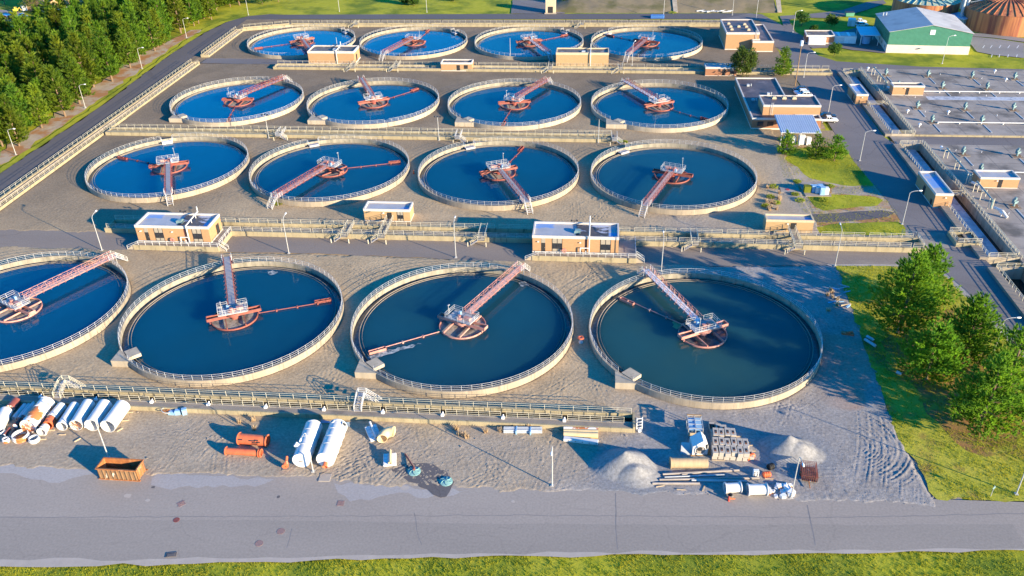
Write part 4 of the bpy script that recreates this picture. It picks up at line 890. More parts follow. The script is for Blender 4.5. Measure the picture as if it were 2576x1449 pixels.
def side_channel(label, y0, y1, scum=True):
    t = thing('side_channel', label, 'channel', (81.6,y0,0), 0, 'deep channel beside the basins'); L = y1-y0
    MB().box(0,1.75,0,L,-1.8,.6).build('left_wall', 'slab', t)
    MB().box(7.15,7.98,0,L,-2.4,1.0).build('right_wall', 'inner_wall', t)
    MB().box(1.75,6.1 if scum else 2.4,.3,L-.3,-2.4,-.9 if scum else -1.5).build('scum', 'scum_blue' if scum else 'inner_wall', t)
    MB().box(6.1 if scum else 2.4,7.15,.3,L-.3,-2.4,-1.15 if scum else -2.0).build('dark_water', 'black_water', t)
    for y in (0, L-.3): MB().box(1.75,7.15,y,y+.3,-2.4,.7).build('end_wall', 'pale_concrete', t)
    for x in (1.65, 7.5):
        r = MB(); r.rail((x,.2,.6 if x < 5 else 1.0),(x,L-.2,.6 if x < 5 else 1.0),1.0,1.6,2,.05); r.build('railing', 'rail_cream', t)
    for y in (.15, L-.15):
        r = MB(); r.rail((1.8,y,.7),(7.1,y,.7),1.0,1.6,3,.05); r.build('railing', 'rail_cream', t)
    return t
side_channel('deep channel with pale scum beside the rear basin roof', 233.2, 290.8)
side_channel('deep channel with pale scum beside the nearer basin roof', 162.6, 225.8)
side_channel('deep dark empty channel at the right edge beside the big pines', 115, 158.6, False)
t = thing('bridge_slab', 'concrete crossing slab at the end of the scum channel', 'bridge slab', (72,167.6,0))
MB().prism([(0,0),(6.6,0),(6.3,7.0),(.2,7.0)], -.2, .03).build('slab', 'deck_concrete', t)
t = thing('sluice_pit', 'small square sluice pit with cream railings beside the deep channel', 'pit', (78.6,168,0))
b = MB()
for a in ((0,5.4,0,.35),(0,5.4,5.2,5.55),(0,.35,.35,5.2),(5.05,5.4,.35,5.2)): b.box(a[0],a[1],a[2],a[3],-.3,1.0)
b.build('wall', YC, t); MB().box(.35,5.05,.35,5.2,-.3,.3).build('water', 'black_water', t)
for p, q in (((.2,.2),(2.9,.2)),((2.9,.2),(5.2,.2)),((.2,.2),(.2,5.3)),((.2,5.3),(2.6,5.3))): r = MB(); r.rail((*p,1.0),(*q,1.0),1.05,1.7,3,.05); r.build('railing', 'rail_cream', t)
t = thing('guard_rail', 'cream guard rail at the right end of the scum channel', 'railing', (71.3,165,0))
r = MB(); r.rail((0,0,.6),(.2,6.5,.6),1.05,1.6,3,.05); r.rail((.2,6.5,.6),(-2.5,8.2,.2),1.05,1.6,3,.05); r.build('rail', 'rail_cream', t); MB().box(-.15,.25,-.2,6.6,-.2,.6).build('wall', YC, t)
footbridge('short bridge from the rear channel cabin to the basin roof', 84.9, 257.9, 258.0, 1.0, 1, w=4.6, group='bridges of the deep channel')
footbridge('short bridge from the nearer channel cabin to the basin roof', 85.8, 193.8, 194.0, 1.0, 1, w=4.6, group='bridges of the deep channel')
CB = 'flat-roofed brick cabins at the basins'
house('brick_cabin', 'narrow brick cabin over the rear channel with a red mark on its blue roof', 'cabin', 79.6, 83.2, 259, 269, 0, 3.4, 'brick', 'parapet', 'roof_blue', .6, lights=[(1.8,2.3)], group=CB, sides=[(-1,3.2,1.1,2.1),(-1,1.4,.8,1.2)])
house('brick_cabin', 'narrow brick cabin with pale roof beside the nearer deep channel', 'cabin', 79.9, 84.0, 187.3, 200.4, 0, 3.7, 'brick', 'parapet', 'roof_blue', .6, lights=[(2.4,2.6)], group=CB, sides=[(-1,6.6,1.2,2.2),(-1,1.2,1.0,1.3)])
house('brick_cabin', 'brick cabin standing on the rear basin roof', 'cabin', 92.7, 102.2, 267, 270.5, .5, 3.6, 'brick', 'parapet', 'roof_old', .55, doors=[(4.0,.95,2.3)], lights=[(3.6,2.2)], group=CB)
house('brick_cabin', 'brick cabin standing on the nearer basin roof at the right edge', 'cabin', 93.9, 103.1, 198, 202.8, .5, 3.3, 'brick', 'parapet', 'roof_blue', .5, doors=[(4.4,.95,2.1)], lights=[(4.0,1.9)], group=CB)

# ------------------------------------------------------------------ office, brick block, sheds
def flat_block(name, label, cat, pts, z1, wall, par, roof, ph=.6, group=None):
    x0, y0 = pts[0]; t = thing(name, label, cat, (x0,y0,0), 0, group); P = [(x-x0,y-y0) for x, y in pts]
    cx = sum(p[0] for p in P)/len(P); cy = sum(p[1] for p in P)/len(P)
    MB().prism(P, -.2, z1-ph).build('wall', wall, t)
    def off(d):
        out = []
        for i, p in enumerate(P):
            a = Vector(P[i-1]); b_ = Vector(p); c = Vector(P[(i+1)%len(P)]); n1 = (b_-a).normalized(); n2 = (c-b_).normalized()
            m1 = Vector((n1.y,-n1.x)); m2 = Vector((n2.y,-n2.x)); m = (m1+m2); out.append(tuple(b_ + m*(d/max(.3, 1+m1.dot(m2)))))
        return out
    o, i_ = off(.06), off(-.3); n = len(P); v = [(x,y,z1-ph) for x,y in o]+[(x,y,z1) for x,y in o]+[(x,y,z1) for x,y in i_]+[(x,y,z1-.35) for x,y in i_]
    fs = [(k*n+i, k*n+(i+1)%n, (k+1)*n+(i+1)%n, (k+1)*n+i) for k in range(3) for i in range(n)] + [tuple(range(n-1,-1,-1))]
    MB().add(v, fs).build('parapet', par, t)
    MB().prism(off(-.31), z1-ph, z1-.36).build('roof', roof, t)
    b = MB(); b.prism(off(.05), -.2, .35); b.build('plinth', par, t)
    return t
of = flat_block('office', 'brown brick office with dark flat roofs, taller middle block and parked cars behind', 'office', [(45.2,237.4),(64.6,237.4),(64.6,240.9),(58,240.9),(58,275),(45.2,275)], 3.3, 'brick_red', 'parapet', 'roof_dark', .55)
t2 = MB(); t2.box(3.4,19.6,3.6,12.4,2.9,5.4); t2.build('upper_wall', 'brick', of)
b = MB()
for a in ((3.35,19.65,3.55,3.9),(3.35,19.65,12.1,12.45),(3.35,3.7,3.9,12.1),(19.3,19.65,3.9,12.1)): b.box(*a, 5.4, 6.0)
b.build('upper_parapet', 'parapet', of); MB().box(3.7,19.3,3.9,12.1,5.4,5.72).build('upper_roof', 'roof_dark', of)
for x in (7.4,10.3,13.2): 
    b = MB(); b.cbox((x,10.2,5.72), 1.2, 1.6, .45); b.cbox((x,10.2,6.17), .8, 1.3, .2); b.build('roof_vent', 'parapet_tan', of)
for x, y in ((3,30),(8,22),(2.5,16)): b = MB(); b.cbox((x,y,2.94), .8, .9, .6); b.bar((x+.9,y,2.94),(x+.9,y,3.7),.15,6); b.build('roof_fan', 'grey_pipe', of)
r = MB()
for s in (0,.5): r.bar((5.6+s,3.4,3),(5.6+s,3.4,6.8),.04)
for k in range(9): r.bar((5.6,3.4,3.2+k*.4),(6.1,3.4,3.2+k*.4),.03)
r.build('ladder', 'rail_white', of)
for x in (1.6,4.4): MB().box(x,x+1.7,-.05,-.0,1.0,2.3).build('window', 'glass_dark', of)
cn = thing('canopy', 'ribbed pale blue canopy in front of the office sheltering cabinets', 'canopy', (51,224.8,0))
b = MB(); b.add([(0,0,3.7),(10.8,0,3.7),(10.8,11.8,4.5),(0,11.8,4.5),(0,0,3.85),(10.8,0,3.85),(10.8,11.8,4.65),(0,11.8,4.65)], [(3,2,1,0),(4,5,6,7),(0,1,5,4),(1,2,6,5),(2,3,7,6),(3,0,4,7)])
for k in range(18): b.add([(.3+k*.6,.0,3.85),(.55+k*.6,.0,3.85),(.55+k*.6,11.8,4.65),(.3+k*.6,11.8,4.65),(.3+k*.6,0,3.97),(.55+k*.6,0,3.97),(.55+k*.6,11.8,4.77),(.3+k*.6,11.8,4.77)], [(4,5,6,7),(0,1,5,4),(1,2,6,5),(2,3,7,6),(3,0,4,7)])
b.build('roof', 'canopy', cn)
for x in (.3,5.4,10.5):
    for y in (.4,): MB().bar((x,y,-.1),(x,y,3.75),.14,6).build('post', 'rail_white', cn)
for i, (x, y, w, h) in enumerate(((57.2,226.4,1.7,2.6),(55.0,227,1.5,2.1),(59.0,226,1.2,2.2),(53.4,228,1.3,1.8))):
    b = MB(); b.cbox((x,y,0), w, 1.3, h); o = b.build('cabinet', 'white_plate', bevel=.04); tag(o, ['tall white cabinet','second white cabinet','right white cabinet','low white cabinet'][i]+' under the office canopy', 'cabinet', 'cabinets under the canopy')
bb = flat_block('brick_block', 'tall brown brick block at the rear right with dark roof, vents and ladder', 'brick building', [(47.3,318.6),(59.2,318.6),(59.2,338),(47.3,338)], 6.4, 'brick', 'parapet', 'roof_dark', .75)
for x, y in ((2.5,5),(2.6,9),(5.6,9.2),(2.4,13.5),(8.2,12.5),(8.6,4.5),(8.4,9)): b = MB(); b.cbox((x,y,6.0), 1.1, 1.3, .4); b.cbox((x,y,6.4), .8, 1.0, .25); b.build('roof_vent', 'parapet_tan', bb)
r = MB()
for s in (0,.5): r.bar((10.5+s,-.15,3.9),(10.5+s,-.15,7.4),.05)
for k in range(8): r.bar((10.5,-.15,4.1+k*.4),(11.0,-.15,4.1+k*.4),.035)
r.build('ladder', 'rail_white', bb)
bw = flat_block('brick_wing', 'low brick wing joined to the right of the rear brick block', 'brick building', [(56.7,316),(64.2,316),(64.2,340),(59.3,340),(59.3,318.5),(56.7,318.5)], 4.0, 'brick', 'parapet', 'roof_dark', .7)
sm = flat_block('brick_shed', 'small flat brick shed behind white containers near the green shed', 'shed', [(78.3,327.6),(88.5,327.4),(88.9,334.8),(78.9,335)], 3.1, 'brick_red', 'parapet', 'roof_old', .6)
MB().box(6.4,8.0,-.06,-.0,.35,2.3).build('door', 'door_dark', sm)
def box_thing(name, label, cat, pa, pb, dep, h, m, group=None, ribs=0, roof=None):
    a, b_ = G(*pa), G(*pb); L = (b_-a).length; t = thing(name, label, cat, a, math.atan2(b_.y-a.y, b_.x-a.x), group)
    b = MB(); b.box(0,L,0,dep,0,h)
    for k in range(ribs): x = (k+.3)*L/ribs; b.box(x, x+L/ribs*.4, -.06, -.001, .1, h-.1)
    b.build('body', m, t, bevel=.03 if not ribs else 0)
    d = MB(); d.box(L*.06,L*.48,-.09,-.065,.15,h*.85); d.build('door', 'white_plate' if m != 'white_plate' else 'rail_white', t)
    r = MB(); r.box(-.05,L+.05,-.1,dep+.05,h,h+.1); r.build('roof', roof or 'white_plate', t)
    if roof == 'roof_blue':
        for k in (.18,.62): MB().box(L*k,L*(k+.12),-.08,dep+.03,h+.1,h+.106).build('roof_stripe','white_plate',t)
    return t
box_thing('container', 'white ribbed container in front of the small brick shed', 'container', (2033,112.5), (2076,113.2), 2.4, 2.5, 'white_plate', 'white containers by the shed', 16)
box_thing('container', 'white cabin with striped blue roof beside the carport', 'container', (2095,108.5), (2152,110), 5.5, 2.7, 'white_plate', 'white containers by the shed', 0, 'roof_blue')
box_thing('container', 'small white container behind the carport beside the pickup', 'container', (2132,66), (2150,67), 3, 2.6, 'white_plate', 'white containers by the shed', 0)
cp = thing('carport', 'white sloped carport roof on posts against the green shed', 'carport', G(2163,114)); cp.rotation_euler.z = -.06
b = MB(); b.add([(-.5,-.5,3.7),(6.6,-.5,3.7),(6.6,9.5,4.4),(-.5,9.5,4.4),(-.5,-.5,3.9),(6.6,-.5,3.9),(6.6,9.5,4.6),(-.5,9.5,4.6)], [(3,2,1,0),(4,5,6,7),(0,1,5,4),(1,2,6,5),(2,3,7,6),(3,0,4,7)]); b.build('roof', 'canopy', cp)
for x in (0,6.2):
    for y in (0,8.5): MB().bar((x,y,0),(x,y,3.8),.14,6).build('post', 'rail_white', cp)
t = thing('storage_vat', 'round white vat under the carport', 'vat', cp.location + Vector((2.8,3,0))); b = MB(); b.lathe([(0,0),(1.5,0),(1.5,2.5),(1.2,2.8),(0,2.9)], n=20); b.build('body', 'light_blue', t, smooth=True); MB().lathe([(0,2.9),(.4,2.9),(.4,3.05),(0,3.05)], n=12).build('lid','white_plate',t)
# green shed
gs = thing('green_shed', 'large green metal shed with pale gable roof and cream lower walls', 'shed', (104.6,316.6,0), R(-4.6))
Wd, Dp, E_, Rg = 27.8, 26.3, 7.3, 9.9
b = MB(); b.add([(0,0,2.7),(Wd,0,2.7),(Wd,0,E_),(Wd/2,0,Rg-.1),(0,0,E_),(0,Dp,2.7),(Wd,Dp,2.7),(Wd,Dp,E_),(Wd/2,Dp,Rg-.1),(0,Dp,E_)], [(0,1,2,3,4),(9,8,7,6,5),(5,0,4,9),(1,6,7,2)])
for k in range(70):
    x = .2+k*Wd/70; zt = E_+(Rg-E_)*(1-abs(x-Wd/2)/(Wd/2)); b.box(x, x+.12, -.06, -.001, 2.75, zt-.15)
for k in range(60): y = .2+k*Dp/60; b.box(-.06, -.001, y, y+.12, 2.75, E_-.05)
b.build('siding', 'green_siding', gs)
MB().box(-.12,Wd+.12,-.12,Dp+.12,-.2,2.7).build('lower_wall', 'cream_wall', gs)
for s in (0,1):
    x0, x1 = ((-.35,E_-.1),(Wd/2,Rg)), ((Wd/2,Rg),(Wd+.35,E_-.1)); (xa,za),(xb,zb) = (x0 if s == 0 else x1)
    b = MB(); b.add([(xa,-.3,za),(xb,-.3,zb),(xb,Dp+.3,zb),(xa,Dp+.3,za),(xa,-.3,za+.14),(xb,-.3,zb+.14),(xb,Dp+.3,zb+.14),(xa,Dp+.3,za+.14)], [(3,2,1,0),(4,5,6,7),(0,1,5,4),(1,2,6,5),(2,3,7,6),(3,0,4,7)])
    b.build('roof_slope', 'shed_roof', gs)
MB().box(13.5,15.2,-.12,-.062,6.6,8.3).build('louvre', 'white_plate', gs)
b = MB(); b.cbox((11.5,-.5,1.6), .9, .8, .3); b.build('hood', 'grey_pipe', gs)
for y in (2.5,8,13): MB().box(-.16,-.121,y,y+.9,1.0,1.9).build('vent', 'door_dark', gs)
for x in (1.5,2.6): MB().bar((x,22,E_+.4),(x,22,E_+1.6),.25,8).build('flue', 'grey_pipe', gs)
# rusty digesters
def digester(label, c, r, h, hc, roofm, nrib):
    t = thing('digester', label, 'round tank', (c[0],c[1],0), 0, 'rusty round digester tanks')
    MB().lathe([(r,-.2),(r,h),(r-.2,h)], n=72).build('shell', 'rust_tank', t, smooth=True)
    MB().lathe([(r+.1,h-.02),(r*.5,h+hc*.72),(0.6,h+hc),(0,h+hc)], n=72).build('roof', roofm, t, smooth=True)
    b = MB()
    for i in range(nrib):
        a = 2*PI*i/nrib; u = Vector((cos(a),sin(a),0)); b.bar(u*r+Vector((0,0,h+.12)), u*r*.5+Vector((0,0,h+hc*.72+.12)), .16); b.bar(u*r*.5+Vector((0,0,h+hc*.72+.12)), u*.6+Vector((0,0,h+hc+.1)), .14)
    b.build('roof_ribs', roofm, t); b = MB(); b.lathe([(0,h+hc),(1,h+hc),(1,h+hc+.6),(0,h+hc+.7)], n=12); b.bar((0,0,h+hc+.5),(-r*.9,2,h+1.6),.18,6); b.build('gas_pipe', 'lamp_steel', t)
pA = G(2347,60); pB = G(2562,92)
digester('rusty round digester with green and cream ribbed roof behind the green shed', (pA.x,pA.y+12.6), 12.6, 7, 2.6, 'green_roof_tank', 30)
digester('rusty brown conical-roofed digester at the right edge', (pB.x,pB.y+15), 15, 7.2, 4.2, 'rust_tank', 36)
digester('dark rusty digester half hidden behind the chimneys', (pA.x+31,pA.y+36), 12, 7, 2.5, 'rust_tank', 28)
t = thing('boiler_house', 'blue-grey block with two tall chimneys between the digesters', 'boiler house', G(2449,63.6), R(38))
MB().box(-7.5,0,0,7.5,0,3.2).build('wall', 'teal_metal', t); b = MB(); b.box(-7.7,.2,-.2,7.7,3.2,3.7); b.build('roof', 'light_blue', t)
for x, y in ((-5.2,3.0),(-2.2,3.2)): b = MB(); b.lathe([(.75,3.7),(.75,4.3),(.55,4.5),(.55,17)], (x,y,0), 12); b.build('chimney', 'grey_pipe', t, smooth=True)
for i, (px, py, w, d, h) in enumerate(((2445,33,14,8,3.5),(2478,38,6,5,3))):
    p = G(px,py); t = thing('plant_house', ['low pale plant house behind the chimneys','small cream plant house beside the right digester'][i], 'plant house', p, .3)
    MB().box(0,w,0,d,0,h).build('wall', 'cream_wall', t); MB().box(-.2,w+.2,-.2,d+.2,h,h+.3).build('roof', 'shed_roof', t); MB().box(w*.3,w*.5,-.05,-.002,.1,2).build('door','door_dark',t)
# far kiosk, drums, slope
sl = MB(); nx, ny = 60, 14; V = []
for j in range(ny+1):
    for i in range(nx+1):
        x = -22+98*i/nx; y = 375+34*j/ny; z = 7.0*(j/ny)**.9*min(1,i/6) + (rr.uniform(-.12,.12) if j else -.1); V.append((x,y,z - (.15 if j == 0 else 0)))
sl.add(V, [(j*(nx+1)+i, j*(nx+1)+i+1, (j+1)*(nx+1)+i+1, (j+1)*(nx+1)+i) for j in range(ny) for i in range(nx)]); struct(sl.build('embankment', 'slope_dark', smooth=True))
for i, (pa, pb) in enumerate((((1700,33),(1690,0)),((1962,33),(1950,0)))):
    a, b_ = G(*pa), G(*pb); q = MB(); q.add([(a.x-.9,375,.05),(a.x+.9,375,.05),(b_.x+1.2,402,6.3),(b_.x-1.0,402,6.3),(a.x-.9,375,.35),(a.x+.9,375,.35),(b_.x+1.2,402,6.65),(b_.x-1.0,402,6.65)], [(3,2,1,0),(4,5,6,7),(0,1,5,4),(1,2,6,5),(2,3,7,6),(3,0,4,7)])
    tag(q.build('concrete_stair', 'pale_concrete'), ['concrete strip running up the middle of the dark slope','concrete strip up the right edge of the dark slope'][i], 'concrete strip')
p = G(1384,34); k = thing('kiosk', 'tall concrete kiosk with a dark opening at the far roadside', 'kiosk', p); MB().box(-2,2.3,0,4.5,-.1,6.2).build('body', 'parapet_tan', k); MB().box(-1,1.2,-.06,-.0,.3,2.9).build('doorway', 'door_dark', k); MB().box(-2.4,2.7,-.9,-.07,-.1,.3).build('step', 'pale_concrete', k)
t0 = None
for i in range(24):
    p = G(1638+(i%12)*2.75, 46 if i < 12 else 43.5); b = None
    if t0 is None:
        b = MB(); b.lathe([(0,0),(.42,0),(.44,.3),(.42,.32),(.44,.6),(.42,.62),(.42,1.1),(.36,1.14),(0,1.1)], n=12); t0 = b.build('drum', 'blue_plastic', smooth=True); o = t0
    else: o = t0.copy(); C.objects.link(o)
    o.location = p; tag(o, 'blue plastic drum in the cluster on the far road', 'drum', 'blue drums on the far road')
for i in range(7):
    p = G(1752+i*13, 30 + (i%3)); q = G(1752+i*13+22, 28+(i%2)*3); b = MB(); b.bar(p+Vector((0,0,.3)), q+Vector((0,0,.4)), .28, 8); tag(b.build('scrap_pipe', 'grey_pipe'), 'grey scrap pipe lying at the foot of the dark slope', 'pipe', 'scrap pipes at the slope foot')
# far building upper left
a, b_ = G(121,32), G(232,3); t = thing('tan_building', 'tan brick building wall at the upper left corner', 'building', a, math.atan2(b_.y-a.y, b_.x-a.x)); L = (b_-a).length
MB().box(0,L,0,16,-.2,11).build('wall', 'brick_tan', t); MB().box(-.2,L+.2,-.2,16.2,11,11.6).build('roof', 'parapet_tan', t); MB().box(.6,L*.52,-1.2,-.4,0,.7).build('white_bench', 'white_plate', t)
sheet('lot_asphalt', GG([(-20,20),(0,24),(48,30),(60,40),(70,52),(40,66),(0,76),(-20,80)]), .0, 'asphalt_light', .3)
sheet('lot_path', GG([(130,52),(210,40),(300,10),(290,4),(200,32),(128,46)]), .0, 'asphalt_light', .3)
t = thing('utility_pole', 'tall wooden utility pole before the tan building', 'pole', G(123,45)); MB().bar((0,0,0),(0,0,14),.2,8,.14).build('pole', 'bark_pale', t); MB().bar((-1,0,13),(1,0,13),.08).build('crossarm', 'wood', t)
box_thing('utility_box', 'white utility box beside the tan building', 'utility box', (56,28.5), (70,27), 2, 2.2, 'white_plate')

# ------------------------------------------------------------------ vehicles
def car(kind, label, x, y, rz, m, group='parked vehicles'):
    t = thing('pickup_truck' if kind == 'pickup' else 'parked_car', label, 'pickup' if kind == 'pickup' else 'car', (x,y,0), rz, group)
    L = 5.4 if kind == 'pickup' else 4.7; w = .93
    low = [(0,.45),(0,.95),(.1,1.02),(L*.22,1.08),(L*.24,1.08),(L*.98,1.02),(L,.9),(L,.45)] if kind != 'pickup' else [(0,.5),(0,1.0),(1.35,1.1),(L,1.1),(L,.5)]
    def extr(b, pr, ww, w2=None):
        n = len(pr); w2 = w2 or ww
        b.add([(p[0]-L/2,-ww,p[1]) for p in pr]+[(p[0]-L/2,ww,p[1]) for p in pr], [tuple(range(n)), tuple(range(2*n-1,n-1,-1))]+[(i,n+i,n+(i+1)%n,(i+1)%n) for i in range(n)])
    b = MB(); extr(b, low, w); b.build('body', m, t, bevel=.06)
    if kind == 'pickup': cab = [(1.35,1.08),(1.95,1.75),(3.2,1.78),(3.45,1.08)]
    else: cab = [(1.1,1.05),(1.75,1.62),(3.7,1.66),(4.45,1.05)]
    b = MB(); extr(b, cab, w-.1); b.build('windows', 'glass_dark', t)
    b = MB(); x0, x1 = cab[1][0]-L/2, cab[2][0]-L/2; b.box(x0-.02,x1+.02,-w+.08,w-.08,cab[1][1]-.06,cab[2][1]+.04)
    for xa in ((cab[0][0]+cab[1][0])/2-L/2+.2, (x0+x1)/2, x1+.05):
        for s in (-1,1): b.box(xa-.06,xa+.06,s*(w-.1)-.012,s*(w-.1)+.012,1.05,cab[1][1]-.05)
    b.build('cabin_roof', m, t, bevel=.05)
    if kind == 'pickup': MB().box(3.55-L/2,L/2-.1,-.78,.78,1.09,1.105).build('cargo_bed', 'door_dark', t)
    for wx in (.95-L/2, L-.95-L/2):
        for s in (-1,1):
            wb = MB(); wb.lathe_on([(.12,0),(.34,0),(.34,.22),(.12,.22)], (wx,s*w-.11,.34),(wx,s*w+.11,.34),16,True); wo = wb.build('wheel', 'tyre', t)
            MB().lathe_on([(0,.0),(.2,.0),(.2,.23),(0,.23)], (wx,s*w-.115,.34),(wx,s*w+.115,.34),10).build('rim', 'lamp_steel', wo)
    for s in (-1,1): MB().cbox((-L/2-.01,s*.65,.72), .06, .35, .2).build('headlight', 'white_plate', t)
    for s in (-1,1): MB().cbox((L/2+.0,s*.72,.75), .05, .25, .22).build('tail_light', 'red_paint', t)
    return t
def at(px, py, z=.8): p = G(px,py,z); return p.x, p.y
x, y = at(2083,300); car('pickup', 'white pickup parked right of the office', x, y, PI, 'car_white')
x, y = at(2083,291); car('car', 'dark car parked behind the white pickup', x, y, PI-.05, 'car_dark')
x, y = at(2014,224); car('car', 'dark blue car, rearmost of three beside the office', x, y, .05, 'car_dark')
x, y = at(2017,231); car('car', 'pale car, middle of three beside the office', x, y, .05, 'car_white')
x, y = at(2024,237.5); car('car', 'white car, nearest of three beside the office', x, y, .03, 'car_white')
x, y = at(2162,53); car('pickup', 'white pickup parked behind the carport', x, y, PI, 'car_white')
x, y = at(2168,61); car('car', 'pale car half hidden by the carport roof', x, y, PI+.2, 'car_white')
x, y = at(56,39); car('pickup', 'white pickup on the lot at the upper left', x, y, PI-.45, 'car_white')
x, y = at(0,46); car('pickup', 'white truck cut off at the left edge towing a red trailer', x, y, PI-.45, 'car_white')
p = G(6,52); t = thing('box_trailer', 'red and white box trailer on the upper left lot', 'trailer', p, -.45); MB().box(0,4.6,0,2.3,.6,2.7).build('body', 'white_plate', t); MB().box(.1,4.5,-.04,-.002,.7,2.6).build('side_panel', 'car_red', t); MB().box(4.602,4.64,.25,2.05,.8,2.5).build('rear_door', 'car_red', t)
for yy in (0,2.1): MB().lathe_on([(.1,0),(.4,0),(.4,.2),(.1,.2)], (2.4,yy,.4),(2.4,yy+.2,.4),14,True).build('wheel','tyre',t)
p = G(40,30); t = thing('small_digger', 'small yellow machine beside the upper left lot', 'machine', p, .4); MB().cbox((0,0,.5),2.2,1.4,.9).build('body','yellow_paint',t,bevel=.1); MB().cbox((.3,0,1.4),1.0,1.2,.9).build('cab','yellow_paint',t,bevel=.08); MB().tube([(1,0,1),(1.9,0,1.9),(2.5,0,.5)],.15,6).build('arm','yellow_paint',t)
for s in (-.7,.7): MB().cbox((0,s,0),2.3,.35,.55).build('track','tyre',t,bevel=.1)
p = G(2136,41); t = thing('dumpster', 'green dumpster on the far yard', 'dumpster', p, .1); b = MB(); b.add([(-1.6,-.9,.15),(1.6,-.9,.15),(1.6,.9,.15),(-1.6,.9,.15),(-1.8,-1,1.6),(1.8,-1,1.6),(1.8,1,1.9),(-1.8,1,1.9)],[(3,2,1,0),(0,1,5,4),(1,2,6,5),(2,3,7,6),(3,0,4,7)]); b.build('bin','green_siding',t); b = MB(); b.add([(-1.8,-1,1.62),(1.8,-1,1.62),(1.8,1,1.92),(-1.8,1,1.92)],[(0,1,2,3)]); b.build('lid','door_dark',t)
# switchgear on the island
p = cr(2400,400,[(300,548),(560,548),(640,690),(380,690)]); t = thing('concrete_pad', 'grey concrete pad carrying pale switch cabinets on the island', 'concrete pad', p[0]); b = MB(); b.prism([(q.x-p[0].x,q.y-p[0].y) for q in p][::-1], -.1, .15); b.build('slab','deck_concrete',t)
for i, (cx, cy, w, h) in enumerate(((420,600,1.2,1.2),(460,620,1.4,1.7),(500,630,1.4,1.6),(540,645,1.2,1.9),(575,640,1.3,1.6),(520,600,1.2,1.3))):
    q = cr(2400,400,[(cx,cy+25)])[0]; b = MB(); b.cbox((0,0,0), w, 1.2, h, .05); b.cbox((0,-.62,.2), w*.7, .06, h*.65, .05); o = b.build('switch_cabinet','light_blue' if i % 2 else 'white_plate'); o.location = (q.x,q.y,.15); tag(o, 'pale switch cabinet on the island pad, '+['first','second','third','fourth','fifth','rear'][i]+' from the left', 'cabinet', 'switch cabinets on the island')
q = cr(2400,400,[(388,645)])[0]; b = MB(); b.cbox((0,0,0),1.5,1.4,1.5); b.cbox((0,0,1.5),1.6,1.5,.1); o = b.build('transformer','shrub_yellow'); o.location = (q.x,q.y,.15); tag(o,'olive green box left of the switch cabinets on the island','cabinet')
q = cr(2400,400,[(195,625)])[0]; t = thing('manhole_slab', 'flat concrete slab with a red lid left of the island cabinets', 'slab', q); MB().cbox((0,0,-.1),3.4,3.0,.25).build('slab','deck_concrete',t); MB().lathe([(0,.15),(.5,.15),(.5,.2),(0,.22)],n=16).build('lid','red_paint',t)
# ------------------------------------------------------------------ things lying in the storage yard
k1 = lambda x, y: (x*.1878, 950+y*.1878)            # survey sheets of the yard
k2 = lambda x, y: (483+x*.25, 1006+y*.25)
k3 = lambda x, y: (1127+x*.1878, 1006+y*.1878)
k4 = lambda x, y: (1610+x*.1878, 1006+y*.1878)
def big_pipe(label, a, b, r, m, cat='pipe', name='large_pipe', group=None, th=.07, bands=(), flange=None, spokes=False, inner='white_plate', lift=0, cap=None):
    z = r+.03+lift; A = G(*a, z); B = G(*b, z); t = thing(name, label, cat, A, 0, group); D = B-A; L = D.length; d = D.normalized()
    MB().lathe_on([(r-th,0),(r,0),(r,L),(r-th,L)], (0,0,0), D, 28, True).build('shell', m, t, smooth=True)
    if cap is not None: MB().lathe_on([(0,cap),(r-th,cap),(r-th,cap+.05),(0,cap+.05)], (0,0,0), D, 24).build('end_cap', inner, t)
    for p in bands:
        MB().lathe_on([(r-.02,L*p-.1),(r+.06,L*p-.1),(r+.06,L*p+.1),(r-.02,L*p+.1)], (0,0,0), D, 28, True).build('band', m, t, smooth=True)
    for e in (flange or ()):
        MB().lathe_on([(r-th,L*e-.06),(r+.16,L*e-.06),(r+.16,L*e+.06),(r-th,L*e+.06)], (0,0,0), D, 28, True).build('flange', m if flange != 'w' else 'white_plate', t, smooth=True)
    if spokes:
        s = MB(); u = d.cross(Vector((0,0,1))).normalized(); w = u.cross(d)
        for i in range(4): q = u*cos(PI*i/4)+w*sin(PI*i/4); s.bar(d*.08+q*(r-th), d*.08-q*(r-th), .045)
        s.build('brace', 'rust', t)
    return t
WP = 'white plastic pipes stacked at the left of the yard'
big_pipe('rightmost of the big white pipes, open end toward the camera', k1(1442,655), k1(1648,375), 1.22, 'frp_white', group=WP)
big_pipe('big white pipe second from the right with a lamp pole in front', k1(1226,640), k1(1412,360), 1.16, 'frp_white', group=WP)
big_pipe('white pipe third from the right with rusty spokes in its end', k1(1016,640), k1(1190,350), 1.05, 'frp_white', group=WP, spokes=True)
big_pipe('narrower white pipe in the shade, fourth from the right', k1(826,655), k1(1008,375), .86, 'frp_white', group=WP)
big_pipe('white pipe with a round hole in its flank behind the orange fitting', k1(690,545), k1(832,380), .8, 'frp_white', group=WP)
big_pipe('rust-stained white cylinder in three flanged sections', k1(372,655), k1(634,330), 1.25, 'frp_stained', group=WP, bands=(.02,.36,.40,.64,.68,.98), spokes=True, cap=.5)
for i, (a, b, r) in enumerate(((k1(310,520),k1(462,340),.42),(k1(182,545),k1(335,360),.36),(k1(252,548),k1(392,360),.33))):
    big_pipe('thin bluish-white pipe left of the stained cylinder, '+('thickest one','leftmost','middle one')[i], a, b, r, 'frp_white', group='thin pipes left of the stained cylinder', th=.04)
big_pipe('reddish-brown drum with white spoked end at the far left', k1(140,415), k1(222,312), .78, 'brown_pipe', spokes=True, cap=.15)
